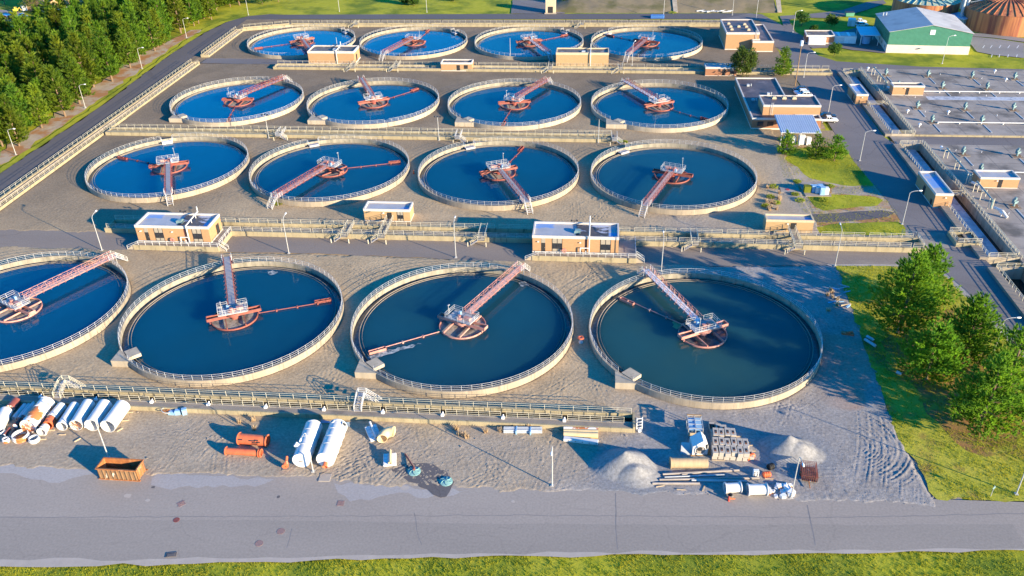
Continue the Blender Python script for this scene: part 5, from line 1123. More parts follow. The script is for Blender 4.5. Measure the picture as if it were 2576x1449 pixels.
big_pipe('white cylinder cut off at the left edge of the frame', k1(-20,650), k1(80,450), 1.0, 'frp_white', cap=.1)
big_pipe('dark brown pipe stub with white end before the stained cylinder', k1(205,650), k1(290,560), .5, 'brown_pipe', cap=.02)
big_pipe('orange-brown flanged fitting in front of the white pipe', k1(640,640), k1(690,555), .75, 'orange_pipe', bands=(.1,.6))
big_pipe('white bent fitting lying before the orange-brown one', k1(560,730), k1(612,655), .66, 'frp_white', bands=(.5,), flange=(0,))
for i, (a, b) in enumerate(((k1(60,770),k1(130,680)),(k1(135,790),k1(205,690)))):
    big_pipe('small brown pipe with white end at the left, '+('left one','right one')[i], a, b, .26, 'brown_pipe', group='small brown pipes', cap=.02, th=.05)
def ring(label, px, r, h, m, th=.14, name='pipe_ring', z=0, extra=None):
    p = G(*px); t = thing(name, label, 'ring', (p.x,p.y,z)); MB().lathe([(r-th,0),(r,0),(r,h),(r-th,h)], n=32, closed=True).build('rim', m, t, smooth=True)
    MB().lathe([(r,h*.35),(r+.1,h*.35),(r+.1,h*.5),(r,h*.5)], n=32, closed=True).build('flange', m, t)
    if extra: MB().disc(r-th, .06, n=28).build('inside', extra, t)
    return t
ring('large upright white ring with rusty junk inside', k1(290,815), 1.25, .95, 'frp_stained', extra='rust')
ring('stack of white flanges right of the large ring', k1(468,850), .78, .75, 'frp_white'); ring('small white ring cut by the left edge', k1(20,740), .6, .5, 'frp_white', extra='door_dark')
ring('small stack of pale flanges left of the large ring', k1(90,860), .5, .7, 'frp_stained', extra='slab')
for i, (x, y, a) in enumerate(((1740,470,.1),(1682,580,.2),(1605,705,1.0),(692,708,.05),(835,768,.1),(575,830,.1),(1040,840,1.0),(900,680,.1))):
    p = G(*k1(x,y)); b = MB(); b.cbox((0,0,-.02), 1.1, .22, .2, a); o = b.build('timber', 'timber_pale', bevel=.02); o.location = p; tag(o, 'short pale timber bearer on the sand beside the white pipes', 'timber', 'timber bearers around the white pipes')
# rusty skip
a, b_ = G(*k1(1338,1352)), G(*k1(1862,1384)); t = thing('skip', 'open rusty skip with ribbed sides on the edge of the asphalt', 'skip', (a.x,a.y,0), math.atan2(b_.y-a.y,b_.x-a.x)); L, Dp, hh = (b_-a).length, 2.3, 2.1
def wall_slab(b, p, q, ins, z0, z1, lean=0):
    p, q = Vector((*p,0)), Vector((*q,0)); n = Vector(((q-p).y, -(q-p).x, 0)).normalized(); o = n*lean
    b.add([p+Vector((0,0,z0)),q+Vector((0,0,z0)),q-n*ins+Vector((0,0,z0)),p-n*ins+Vector((0,0,z0)),p+o+Vector((0,0,z1)),q+o+Vector((0,0,z1)),q+o-n*ins+Vector((0,0,z1)),p+o-n*ins+Vector((0,0,z1))],[(3,2,1,0),(4,5,6,7),(0,1,5,4),(1,2,6,5),(2,3,7,6),(3,0,4,7)])
for p, q, nm in (((0,0),(L,0),'front_side'),((L,Dp),(0,Dp),'rear_side'),((L,.0),(L,Dp),'end_side'),((0,Dp),(0,0),'end_side')):
    b = MB(); wall_slab(b, p, q, .1, .12, hh); b.build(nm, 'rust_side' if nm == 'front_side' else 'rust', t)
MB().box(.1,L-.1,.1,Dp-.1,.12,.2).build('floor','rust',t)
b = MB(); b.box(-.12,L+.12,-.14,-.0,hh-.14,hh+.02); b.box(-.12,L+.12,Dp,Dp+.12,hh-.14,hh+.02); b.box(-.12,0,0,Dp,hh-.14,hh+.02); b.box(L,L+.12,0,Dp,hh-.14,hh+.02); b.build('top_rim','rust',t)
b = MB()
for k in range(9): x = .25+k*(L-.5)/8; b.box(x-.07,x+.07,-.12,-.001,.1,hh-.15)
for y in (.4,1.15,1.9): b.box(L+.001,L+.12,y-.07,y+.07,.1,hh-.15)
b.build('ribs','rust_side',t); b = MB(); b.box(-.1,L+.25,-.16,.1,-.02,.12); b.box(-.1,L+.25,Dp-.1,Dp+.16,-.02,.12); b.build('skid','rust',t)
# small junk at the channel kerb
p = G(*k1(2240,480)); t = thing('scrap_reel', 'scrap wheel and frame in the sand below the front channel', 'scrap', p); MB().lathe_on([(.75,0),(.85,0),(.85,.12),(.75,.12)],(0,0,.6),(.3,.2,1.5),20,True).build('rim','lamp_steel',t)
b = MB()
for i in range(4): b.bar((.8*cos(PI*i/4),.8*sin(PI*i/4),.6),(-.8*cos(PI*i/4),-.8*sin(PI*i/4),.65),.04)
b.build('spokes','rust',t)
for i, x in enumerate((2310,2390,2480)): p = G(*k1(x,485)); b = MB(); b.cbox((0,0,0),1.1-.2*i,.8,.5+.25*i,.2*i); b.cbox((0,0,.5+.25*i),.8,.6,.12,.2*i); o = b.build('blue_crate','light_blue'); o.location = p; tag(o,'pale blue crate by the kerb left of the orange pipes, '+('left','middle','right')[i]+' one','crate','pale blue crates at the kerb')
# orange slotted pipes
t = big_pipe('thick orange pipe with dark slots cut in its side', k2(478,388), k2(765,412), .86, 'orange_pipe', flange=(0,.98))
A = t.location
for i, (fx, fz, w) in enumerate(((.52,.5,.55),(.62,.2,.5),(.66,.62,.35),(.74,.35,.3),(.6,-.15,.5),(.10,.55,.4))):
    D = G(*k2(765,412),.89)-A; d = D.normalized(); u = Vector((d.y,-d.x,0)); rr_ = .87; q = d*(D.length*fx) + (u*math.sqrt(max(0,1-fz*fz))+Vector((0,0,fz)))*rr_
    n = (u*math.sqrt(1-fz*fz)+Vector((0,0,fz))); v = n.cross(d); b = MB(); b.add([q-d*w-v*.1+n*.02,q+d*w-v*.1+n*.02,q+d*w+v*.1+n*.02,q-d*w+v*.1+n*.02],[(0,1,2,3)]); b.build('slot','door_dark',t)
big_pipe('thin orange flanged pipe lying in front of the slotted one', k2(345,512), k2(700,535), .52, 'orange_pipe', flange=(0,.93,.985))
# white frp tanks
for i, (a, b_, r, l) in enumerate(((k2(1098,612),k2(1228,262),1.36,'left lying white tank with a stub nozzle and ribs'),(k2(1342,605),k2(1475,258),1.42,'right lying white tank with two dark openings at its far end'))):
    t = big_pipe(l, a, b_, r, 'frp_white', 'tank', 'lying_tank', 'white tanks lying in the yard', bands=(.3,.52,.74,.97), cap=.03); D = G(*b_, r+.03)-t.location; d = D.normalized(); u = Vector((d.y,-d.x,0)); L = D.length
    for f, s, z, rad, ln in (((.28,-.75,.75,.42,.55),) if i == 0 else ((.93,-.45,.9,.36,.12),(.90,.75,.62,.42,.25))):
        n = (u*s+Vector((0,0,z))).normalized(); q = d*(L*f)+n*(r-.15); b = MB(); b.lathe_on([(rad-.06,0),(rad,0),(rad,ln+.15),(rad-.06,ln+.15)], q, q+n, 18, True); no = b.build('nozzle','frp_white',t,smooth=True); b = MB(); b.lathe_on([(0,ln*.9),(rad-.06,ln*.9),(rad-.06,ln*.95),(0,ln*.95)], q, q+n, 16); b.build('opening','door_dark' if i else 'frp_white',no)
    b = MB(); q = -d*.02; 
    if i: b.lathe_on([(.26,0),(.3,0),(.42,.75),(.38,.75)], -d*.0+Vector((0,0,-.5)), -d+Vector((0,0,-.9)), 14, True); b.build('outlet','orange_pipe',t)
    else: b.cbox((-d.x*.06,-d.y*.06,-.2),.6,.1,.12,.4); b.build('label_plate','slab',t)
b = MB(); pa = G(*k2(1290,228),.2)
for i in range(4): b.bar(pa+Vector((0,i*.22,.0)), G(*k2(1585,228+i*12),.2), .05)
tag(b.build('pipe_rods','light_blue'), 'bundle of pale blue rods behind the two white tanks', 'rods')
p = G(*k2(945,690)); t = thing('orange_pump', 'small orange pump casing on a pale base left of the white tanks', 'pump', p, .2); MB().cbox((0,0,-.05),1.0,.9,.15).build('base','slab',t); b = MB(); b.lathe_on([(.14,0),(.5,0),(.5,.4),(.14,.4)],(0,-.25,.62),(0,.2,.7),16,True); b.tube([(.3,0,.8),(.25,.3,1.3),(.3,.9,1.6)],.2,8); b.build('casing','orange_pipe',t,smooth=True)
# white panels, elbow, impellers
def panel(label, px, w, d, rz, tilt):
    p = G(*px,.25); t = thing('launder_panel', label, 'panel', p, rz, 'white ribbed panels'); t.rotation_euler = (tilt,0,rz)
    MB().box(-w/2,w/2,-d/2,d/2,0,.35).build('body','frp_white',t,bevel=.05)
    b = MB()
    for k in range(4): y = -d/2+d*(k+.5)/4; b.box(-w/2+.15,-.1,y-d*.08,y+d*.08,.352,.37); b.box(.35,w/2-.15,y-d*.08,y+d*.08,.352,.37)
    b.build('recess','white_plate',t)
    b = MB(); b.lathe_on([(.16,0),(.2,0),(.2,d*1.1),(.16,d*1.1)],(.08,-d*.45,.6),(.08,d*.6,.6),12,True); b.lathe_on([(.2,0),(.3,0),(.3,.12),(.2,.12)],(.08,-d*.45,.6),(.08,d*.6,.6),12,True); b.build('tube','frp_cream' if tilt < .2 else 'frp_white',t)
panel('white ribbed panel with tube lying behind the cream elbow', k2(1825,340), 1.9, 3.0, .55, .25); panel('white ribbed panel with tube lying in front of the cream elbow', k2(1992,610), 2.0, 2.4, .2, .1)
p = G(*k2(1985,385)); t = thing('elbow_pipe', 'large cream elbow pipe with its open mouth toward the camera', 'pipe', p); b = MB(); n = 12; m = 20; rad = .82; Rb = 1.35; V = []
for j in range(n+1):
    a = PI*.62*j/n-.2; c = Vector((-Rb*cos(a)+.55,Rb*sin(a)-1.0,.9+.25*j/n)); u = Vector((-cos(a),sin(a),0))
    for i in range(m): V.append(c+(u*cos(2*PI*i/m)+Vector((0,0,1))*sin(2*PI*i/m))*rad)
b.add(V,[(j*m+i,j*m+(i+1)%m,(j+1)*m+(i+1)%m,(j+1)*m+i) for j in range(n) for i in range(m)]); o = b.build('bend','frp_cream',t,smooth=True); sm_ = o.modifiers.new('solid','SOLIDIFY'); sm_.thickness = .06
for i, px in enumerate((k2(2236,722),k2(2556,822))):
    p = G(*px); t = thing('impeller', ('left','right')[i]+' aqua impeller lying on the dark patch', 'impeller', p, i*1.0, 'aqua impellers'); b = MB(); b.lathe([(0,.32),(.3,.27),(1.0,.10),(1.02,0),(0,0)],n=28); b.build('hub_disc','aqua',t,smooth=True)
    b = MB()
    for k in range(6):
        a = 2*PI*k/6; pts = [Vector((r*cos(a+r*.9),r*sin(a+r*.9),.3-.2*r)) for r in (.2,.45,.7,.95)]
        for q, w in zip(pts[:-1],pts[1:]): b.add([q,w,w+Vector((0,0,.12)),q+Vector((0,0,.12)),q+Vector((.04,.04,0)),w+Vector((.04,.04,0)),w+Vector((.04,.04,.12)),q+Vector((.04,.04,.12))],[(0,1,2,3),(7,6,5,4),(3,2,6,7)])
    b.build('vanes','aqua',t)
b = MB(); b.bar(G(*k2(2228,675),.5),G(*k2(2145,545),.12),.13,8); b.bar(G(*k2(2228,675),.5),G(*k2(2236,700),.5),.2,8); tag(b.build('shaft','brown_pipe'),'rusty brown shaft leaning on the left impeller','shaft')
sheet('dark_patch', [G(*k2(x,y)) for x, y in ((1990,700),(2120,650),(2280,640),(2430,650),(2560,720),(2640,830),(2560,975),(2500,985),(2300,880),(2080,760))], .045, 'asphalt_left', .25, 1.0)  # dark irregular sheet laid flat around the impellers
for px, s in ((k2(1340,785),1.7),): p = G(*px); b = MB(); b.cbox((0,0,-.05),s,s*.9,.16,.05); o = b.build('cover_slab','deck_concrete'); o.location = p; tag(o,'square concrete cover slab at the asphalt edge','slab')
# manholes
for i, (px, py, r) in enumerate(((706.8,1336.5,.55),(652,1367,.55),(444,1308,.45))):
    p = G(px,py); b = MB(); b.lathe([(0,.03),(r*.82,.03),(r*.85,.02),(r*.9,.035),(r,.03),(r,-.02)],n=32); o = b.build('manhole_cover','manhole' if i < 2 else 'brown_pipe'); o.location = p; tag(o,['reddish round manhole cover in the front road','reddish round manhole cover nearest the grass verge','dark round manhole cover at the left of the front road'][i],'manhole cover','manhole covers in the front road')
for i, (px, py, a) in enumerate(((456,1267,.8),(857,1266,.05))):
    p = G(px,py); b = MB(); b.cbox((0,0,0),1.0,1.0,.025,a)
    for k in range(5): b.cbox((0,-.36+k*.18,.025),.8,.06,.012,a)
    o = b.build('drain_grate','manhole'); o.location = p; tag(o,['dark drain grate turned like a diamond in the road','square reddish drain grate in the road'][i],'drain grate','drain grates in the front road')
p = G(431,1396); b = MB(); b.cbox((0,0,-.1),1.4,.8,.18,.2); b.cbox((0,-.1,.08),1.0,.5,.04,.2); o = b.build('catch_basin','asphalt_left'); o.location = p; tag(o,'grey drain inlet at the edge of the bottom grass','drain inlet')
# bundles and planks
t = thing('pipe_bundle', 'bundle of three galvanised pipes lying along the channel kerb', 'pipe bundle', G(*k3(745,445))); q = G(*k3(1262,448))-t.location; nrm = Vector((-q.y,q.x,0)).normalized()
for k in range(3):
    for z in (.2,.55): MB().bar(nrm*(k*.36)+Vector((0,0,z)), nrm*(k*.36)+q+Vector((0,0,z)), .17, 10).build('pipe','grey_pipe',t,smooth=True)
for f in (.33,.7): MB().box(q.x*f-.1,q.x*f+.1,-.25,1.0,.0,.76).build('strap','light_blue',t)
for k in range(4):
    a, b_ = k3(1548,(400,430,465,520)[k]), k3(2012,(410,440,480,570)[k]); A, B = G(*a,.3), G(*b_,.3); D = B-A; t = thing('half_pipe', 'pale half pipe, '+('farthest','second farthest','second nearest','nearest, whitest')[k]+' of the plank heap', 'half pipe', A, math.atan2(D.y,D.x), 'pale half pipes'); L = D.length
    if k < 3: b = MB(); b.lathe_on([(.42,0),(.5,0),(.5,L),(.42,L)],(0,0,.05),(L,0,.05),20,True); b.build('shell','frp_cream' if k else 'frp_stained',t,smooth=True)
    else: b = MB(); b.box(0,L,-.4,.4,-.25,.3); b.build('shell','frp_white',t,bevel=.05); b = MB(); [b.cbox((L*(.15+.2*i),-.42,.0),.12,.05,.12) for i in range(5)]; b.build('studs','door_dark',t)
for i in range(4): A, B = G(*k3(1330+i*20,395+i*9)), G(*k3(1500-i*12,420-i*12)); b = MB(); b.bar(A+Vector((0,0,.1+.05*i)),B+Vector((0,0,.15)),.09); tag(b.build('scrap_beam','timber_pale'),'pale scrap beam left of the half pipes','beam','scrap beams')
p = G(*k3(2525,420)); t = thing('trestle', 'white frame leaning at the right end of the front channel', 'frame', p, .3); b = MB()
for x in (0,.9): b.bar((x,0,0),(x,.2,2.6),.09)
for z in (.6,1.2,1.8,2.5): b.bar((0,.05,z),(.9,.05,z),.08)
b.build('ladder','rail_white',t); MB().cbox((.4,-.2,0),.6,.5,.5).build('base','white_plate',t,bevel=.08)
# rack, housing, blocks
p = G(*k4(640,510)); q = G(*k4(830,510)); t = thing('steel_rack', 'open steel rack with blue panels behind the white housing', 'rack', p, 0); w = q.x-p.x; dep = 3.1
b = MB()
for x in (0,w*.5,w):
    for y in (0,dep): b.bar((x,y,0),(x,y,2.0),.07)
for z in (.5,2.0):
    for y in (0,dep*.33,dep*.66,dep): b.bar((0,y,z),(w,y,z),.06)
    for x in (0,w*.5,w): b.bar((x,0,z),(x,dep,z),.06)
b.build('frame','lamp_steel',t); MB().box(.1,w-.1,.1,dep-.1,1.55,1.65).build('panel','light_blue',t); MB().box(-.05,w+.05,dep,dep+.15,1.8,2.15).build('top_board','wood',t); MB().box(-.05,w+.05,-.2,-.08,.6,1.2).build('front_board','timber_pale',t)
p = G(*k4(800,745)); t = thing('round_mouthed_housing', 'white five-sided housing with a big round opening facing the camera', 'housing', p, .12); b = MB(); pr = [(-1.2,.15),(1.15,.15),(1.15,1.9),(.35,2.9),(-1.2,1.8)]; n = len(pr)
b.add([(x,0,z) for x,z in pr]+[(x,2.3,z) for x,z in pr],[tuple(range(2*n-1,n-1,-1))]+[(i,n+i,n+(i+1)%n,(i+1)%n)[::-1] for i in range(n)]+[tuple(range(n))]); b.build('shell','frp_white',t)
b = MB(); b.lathe_on([(.75,-.12),(.88,-.12),(.88,.0),(.75,.0)],(0,0,1.15),(0,1,1.15),26,True); b.build('collar','frp_white',t,smooth=True); b = MB(); b.lathe_on([(0,-.03),(.76,-.03),(.76,-.01),(0,-.01)],(0,0,1.15),(0,1,1.15),26); b.build('opening','deck_concrete',t); b = MB(); b.lathe_on([(0,-.06),(.38,-.06),(.38,-.04),(0,-.04)],(-.1,0,1.35),(-.1,1,1.35),20); b.build('bore','door_dark',t)
MB().box(.75,1.05,-.05,-.001,1.3,2.2).build('side_window','door_dark',t); MB().box(-1.4,1.9,-.1,2.4,-.02,.15).build('pallet','wood',t)
p = G(*k4(640,735)); b = MB(); b.add([(-1.1,0,0),(1.0,-.2,0),(1.1,.9,1.6),(-1.0,1.0,1.5),(-1.1,.1,0),(1.0,-.1,0),(1.1,1.0,1.6),(-1.0,1.1,1.5)],[(0,1,2,3),(7,6,5,4),(0,3,7,4),(1,5,6,2),(2,6,7,3)]); o = b.build('steel_sheet','grey_pipe'); o.location = p; tag(o,'grey steel sheet leaning left of the white housing','steel sheet')
blk = MB(); blk.box(0,.82,0,1.75,0,.75); blo = None; bi = 0
rows = [(958,795,7,1.42),(962,690,6,1.42),(950,560,4,1.2),(935,455,3,.95),(930,425,1,.5)]
for r_i, (cx, cy, n, hgt) in enumerate(rows):
    p0 = G(*k4(cx,cy+8))
    for i in range(n):
        for lay in range(2 if r_i < 3 else 1):
            if lay == 1 and r_i == 0 and i > 5: continue
            x = p0.x+i*.92+rr.uniform(-.05,.05)+.1*lay+(0 if r_i != 2 else .1); y = p0.y+(r_i%2)*.1 + rr.uniform(-.18,.18); lb = 'pale concrete block in the block stack beside the white housing'
            if blo is None:
                tt = thing('concrete_block', lb, 'concrete block', (x,y,lay*.78), 0, 'stacked concrete blocks'); blk.build('block','block_concrete',tt,bevel=.03); b = MB(); b.lathe_on([(.10,0),(.15,0),(.15,.03),(.10,.03)],(.41,.55,.75),(.41,.55,.8),10,True); b.build('lifting_eye','rust',tt); b = MB(); b.box(.22,.6,.5,1.2,.751,.757); b.build('slot','door_dark',tt); blo = tt
            else: dup(blo,(x,y,lay*.78),rr.uniform(-.03,.03))
big_pipe('thick tan pipe with white flange in front of the housing', k4(408,842), k4(905,842), .78, 'tan_pipe', flange=(0.0,), cap=.15)
for i, (a, b_, r) in enumerate(((k4(305,995),k4(1330,940),.17),(k4(330,1035),k4(1130,1003),.12),(k4(260,1068),k4(1600,1045),.16),(k4(165,1118),k4(800,1118),.18),(k4(690,1075),k4(1430,1085),.16),(k4(560,1000),k4(1240,925),.12))):
    A, B = G(*a,.2), G(*b_,.2); b = MB(); b.bar(A,B,r,8); o = b.build('long_pipe','dull_pipe' if i not in (1,4) else 'grey_pipe',smooth=True); tag(o,'long thin pipe below the thick tan pipe, '+('farthest','bluish second','middle, longest','nearest','right-hand grey one','short one beneath the tan pipe')[i],'pipe','long thin pipes in the yard')
for i, (a, b_, r) in enumerate(((k4(1140,1180),k4(1345,1168),.72),(k4(1445,1200),k4(1695,1195),.78))):
    big_pipe(('shorter','longer')[i]+' white flanged pipe with a red inside, near the rubble', a, b_, r, 'frp_white', group='white flanged pipes near the rubble', flange=(0,1), cap=.6, inner='red_paint')
for i in range(26):
    p = G(*k4(rr.uniform(1720,2060), rr.uniform(1150,1300))); s = rr.uniform(.15,.75) if i > 5 else rr.uniform(.7,1.2)
    b = MB(); h_ = s*rr.uniform(.4,.8); pts = [(s*.6*cos(2*PI*k/6+rr.uniform(-.3,.3))*rr.uniform(.7,1.1), s*.6*sin(2*PI*k/6+rr.uniform(-.3,.3))) for k in range(6)]; b.prism(pts,-.05,[h_*rr.uniform(.6,1.1) for _ in pts]); o = b.build('rubble_piece','white_plate' if i%3 else 'frp_stained'); o.location = p; tag(o,'broken white rubble piece in the heap beside the lamp','rubble','rubble heap pieces')
for i, (a, b_) in enumerate(((k4(1425,785),k4(1520,735)),(k4(1650,1000),k4(1745,990)))):
    big_pipe(['orange barrel lying right of the block stack','orange barrel lying among the long pipes'][i], a, b_, .38, 'orange_plastic', 'barrel', 'barrel', 'orange barrels', bands=(.2,.5,.8), cap=.02, inner='orange_plastic')
big_pipe('black corrugated drum on the gravel left of the wire cage', k4(1720,905), k4(1785,880), .42, 'tyre', 'drum', 'corrugated_drum', bands=(.2,.5,.8), cap=.1, inner='door_dark')
p = G(*k4(1545,1015)); t = thing('valve_block', 'white and black valve block between the orange barrels', 'valve', p); MB().cbox((0,0,0),.8,.6,1.1).build('body','white_plate',t,bevel=.04); b = MB(); [b.cbox((-.2+.4*(k%2),-.31,.2+.3*(k//2)),.2,.03,.18) for k in range(6)]; b.build('ports','door_dark',t)
ring('beige ring pump casting below the shorter flanged pipe', k4(1200,1300), .5, .5, 'slab', extra='door_dark')
p = G(*k4(1185,1350)); t = thing('hydrant', 'small red hydrant at the asphalt edge', 'hydrant', p); b = MB(); b.lathe([(.2,0),(.16,.1),(.14,.6),(.2,.62),(.12,.8),(0,.85)],n=12); b.build('body','red_paint',t,smooth=True); MB().bar((.1,0,.45),(.9,.1,.35),.09,8).build('branch','orange_plastic',t)
p = G(*k4(2160,1110)); t = thing('wire_cage', 'dark wire cage trailer right of the lamp at the rubble', 'cage', p, -.12); b = MB()
for k in range(9): b.bar((k*.27,0,.5),(k*.27,3.2,.5),.03); b.bar((k*.27,0,1.5),(k*.27,3.2,1.5),.03); b.bar((k*.27,0,.5),(k*.27,0,1.5),.03)
for k in range(11): b.bar((0,k*.32,1.5),(2.16,k*.32,1.5),.03); b.bar((0,k*.32,.5),(0,k*.32,1.5),.03); b.bar((2.16,k*.32,.5),(2.16,k*.32,1.5),.03)
b.build('mesh','brown_pipe',t); MB().box(.05,2.1,.05,3.15,.4,.48).build('floor','rust_side',t); MB().bar((1.0,0,.4),(1.1,-1.2,.3),.08).build('drawbar','rust',t)
for x in (-.15,2.2): MB().lathe_on([(.1,0),(.36,0),(.36,.18),(.1,.18)],(x,1.6,.36),(x+.18,1.6,.36),14,True).build('wheel','tyre',t)
for i, (x, y, a) in enumerate(((1050,815,0),(1280,495,.1),(1400,570,0),(1430,615,.1),(1460,690,.1),(270,1160,.3),(550,1205,0),(850,1190,1.2),(1730,1060,0))):
    p = G(*k4(x,y)); b = MB(); b.cbox((0,0,0),2.0 if i < 5 else 1.3,.16,.14,a); o = b.build('timber','timber_pale'); o.location = p; tag(o,'pale timber batten lying around the block stack','timber','timber battens around the block stack')
# thing between the tanks, debris by the slope
p = G(1461,862); t = thing('valve_post', 'white post with orange handwheel between the two right front tanks', 'valve', p); b = MB(); b.lathe([(.42,0),(.42,.25),(.25,.35),(.2,.9),(.3,1.0),(0,1.0)],n=14); b.build('body','frp_white',t,smooth=True); MB().lathe([(.3,1.0),(.6,1.02),(.6,1.2),(.3,1.22)],n=18,closed=True).build('handwheel','orange_pipe',t)
for i in range(14):
    p = cr(2400,800,[(rr.uniform(620,810),rr.uniform(300,540))])[0]; b = MB(); b.cbox((0,0,0),rr.uniform(.8,2.4),rr.uniform(.12,.4),rr.uniform(.1,.3),rr.uniform(-.6,1.2)); o = b.build('scrap_board',('grey_pipe','light_blue','timber_pale')[i%3]); o.location = p; tag(o,'grey scrap board in the heap right of the rightmost front tank','scrap board','scrap heap boards')
for i, (xa, ya, xb, yb) in enumerate(((990,820,1060,860),(970,850,1080,920),(1290,1180,1340,1200))): A, B = cr(2400,800,[(xa,ya),(xb,yb)]); b = MB(); b.bar(A+Vector((0,0,.3)),B+Vector((0,0,.3)),.28,8); tag(b.build('drain_pipe','grey_pipe'),'short grey drain pipe at the edge of the grass plot, '+('upper','middle','lower')[i]+' one','pipe','short drain pipes at the plot edge')
p = cr(2400,800,[(800,790)])[0]; b = MB(); b.cbox((0,0,0),2.2,.7,.4,-.2); b.cbox((.3,.1,.4),1.2,.4,.2,.3); o = b.build('brick_pile','orange_pipe'); o.location = p; tag(o,'small reddish brick pile on the track right of the tanks','brick pile')
p = G(1041,437); t = thing('traffic_cone', 'small orange cone on the shaded gravel between two second-row tanks', 'cone', p); MB().cbox((0,0,0),.6,.6,.08).build('base','orange_plastic',t); MB().lathe([(.25,.08),(.06,1.0),(0,1.0)],n=12).build('cone','orange_plastic',t)
p = G(2250,1243); t = thing('road_sign', 'small sign on a thin post at the lower right grass', 'road sign', cr(2400,1250,[(2240,970)])[0], .5); MB().bar((0,0,0),(0,0,2.1),.05,6).build('post','lamp_steel',t); b = MB(); b.add([(0,-.04,1.4),(.35,-.04,1.75),(0,-.04,2.1),(-.35,-.04,1.75),(0,-.06,1.4),(.35,-.06,1.75),(0,-.06,2.1),(-.35,-.06,1.75)],[(0,1,2,3),(7,6,5,4),(0,4,5,1),(1,5,6,2),(2,6,7,3),(3,7,4,0)]); b.build('plate','teal_metal',t)
# loose stones on the yard
b = MB(); rs = random.Random(3)
for i in range(1500):
    x = rs.uniform(-98,50); y = rs.uniform(89.8,102.5) if i < 1100 else rs.uniform(112,156)
    if i >= 1100 and any(math.hypot(x-c,y-TY['T']) < 21.6 for c in TX['T']): continue
    s = rs.uniform(.03,.10)*(1.8 if i%17 == 0 else 1); z = .0
    b.prism([(x+s*cos(2*PI*k/5+i)*rs.uniform(.7,1.2), y+s*sin(2*PI*k/5+i)*rs.uniform(.7,1.2)) for k in range(5)], -.05, s*.8)
tag(b.build('loose_stones','deck_concrete'),'loose stones scattered over the yard','stones',None,'stuff')
# ------------------------------------------------------------------ trees, shrubs, grass
def blades_mesh(P, D, ln, wd, rng, Nf=None):
    """thin leaf triangles: roots P, directions D"""
    n = len(P); D = D/np.linalg.norm(D, axis=1, keepdims=True); s = np.cross(D, rng.normal(size=(n,3)) if Nf is None else Nf + rng.normal(scale=.45,size=(n,3))); s /= np.linalg.norm(s, axis=1, keepdims=True)
    ln = ln*rng.uniform(.65,1.25,(n,1)); a = P - s*ln*wd; b = P + s*ln*wd; c = P + D*ln
    V = np.stack([a,b,c],1).reshape(-1,3); return V, np.arange(3*n).reshape(-1,3)
def pine_crown(h, r, seed, blade=.8, per=6, step=.5, whorl=.75, z0=.2, taper=1.15, gap=.12):
    rng = np.random.default_rng(seed); P, D, NN = [], [], []; z = h*z0; lean = rng.uniform(-.03,.03,2); ph = rng.uniform(0,6.28)
    while z < h*.985:
        t = (z-h*z0)/(h*(1-z0)); nb = int(rng.integers(5,8)) if t < .85 else 4
        for k in range(nb):
            if rng.random() < gap: continue
            az = ph+2*PI*k/nb+rng.uniform(-.35,.35); L = r*max(.07,(1-t**taper))**1.0*rng.uniform(.7,1.15)*(1-.35*max(0,.18-t)/.18)+.35
            el = -.08+.75*t**1.6+rng.uniform(-.12,.12); n = max(2,int(L/step)); tt = np.linspace(.22,1,n)
            cx = cos(az); sx = sin(az); rad = L*tt; zz = z+rng.uniform(-.3,.3)+rad*el+.16*L*tt**2
            base = np.stack([cx*rad+lean[0]*z, sx*rad+lean[1]*z, zz],1); d0 = np.array([cx,sx,el+.45])
            for side in (-1,0,1):
                q = base.copy()
                if side:
                    w = .34*L*np.sin(tt*2.6)*.6; q += np.stack([-sx*w*side, cx*w*side, rng.uniform(-.1,.2,n)],1)
                q += rng.normal(scale=.16,size=q.shape); dd = d0*.75 + np.array([-sx,cx,0])*side*.5 + np.array([0,0,.5]) + rng.normal(scale=.22,size=q.shape); dd = np.repeat(dd, per, 0); q = np.repeat(q, per, 0)
                d = dd + rng.normal(scale=.34,size=q.shape); P.append(q); D.append(d); NN.append(np.tile(np.array([cx,sx,.55]),(len(q),1)))
        z += whorl*rng.uniform(.75,1.25)*(1.0-.25*t); ph += 1.3
    P = np.concatenate(P); D = np.concatenate(D); return blades_mesh(P, D, blade, .15, rng, np.concatenate(NN))
def leafy_crown(h, r, seed, n=60, leaf=.55, per=34, z0=.3):
    rng = np.random.default_rng(seed); P, D = [], []
    for i in range(n):
        v = rng.normal(size=3); v /= np.linalg.norm(v); q = rng.uniform(.35,1)**.6; c = np.array([v[0]*r*q, v[1]*r*q, h*(.5+z0/2)+v[2]*h*(1-z0)*.5*q]); s = r*rng.uniform(.16,.34)
        u = rng.normal(size=(per,3)); u /= np.linalg.norm(u,axis=1,keepdims=True); P.append(c+u*s*rng.uniform(.5,1,(per,1))); D.append(u+rng.normal(scale=.6,size=u.shape)+np.array([0,0,.2]))
    return blades_mesh(np.concatenate(P), np.concatenate(D), leaf, .34, rng)
def tree(name, label, cat, h, r, seed, crown='pine', m='pine_needles', group=None, trunk='bark', **kw):
    t = thing(name, label, cat, (0,0,0), 0, group); V, Fq = (pine_crown if crown == 'pine' else leafy_crown)(h, r, seed, **kw)
    np_mesh('crown', V, Fq, m, t, k=3); b = MB(); rs = random.Random(seed); b.bar((0,0,-.3),(.02*h,.01*h,h*.6),.022*h,8,.012*h); b.bar((.02*h,.01*h,h*.6),(0,0,h*.93),.012*h,6,.02)
    for i in range(9):
        a = rs.uniform(0,2*PI); z = h*rs.uniform(.2,.7); l = r*rs.uniform(.4,.7); b.bar((0,0,z),(l*cos(a),l*sin(a),z+l*.3),.009*h,5,.01)
    b.build('trunk', trunk, t); return t
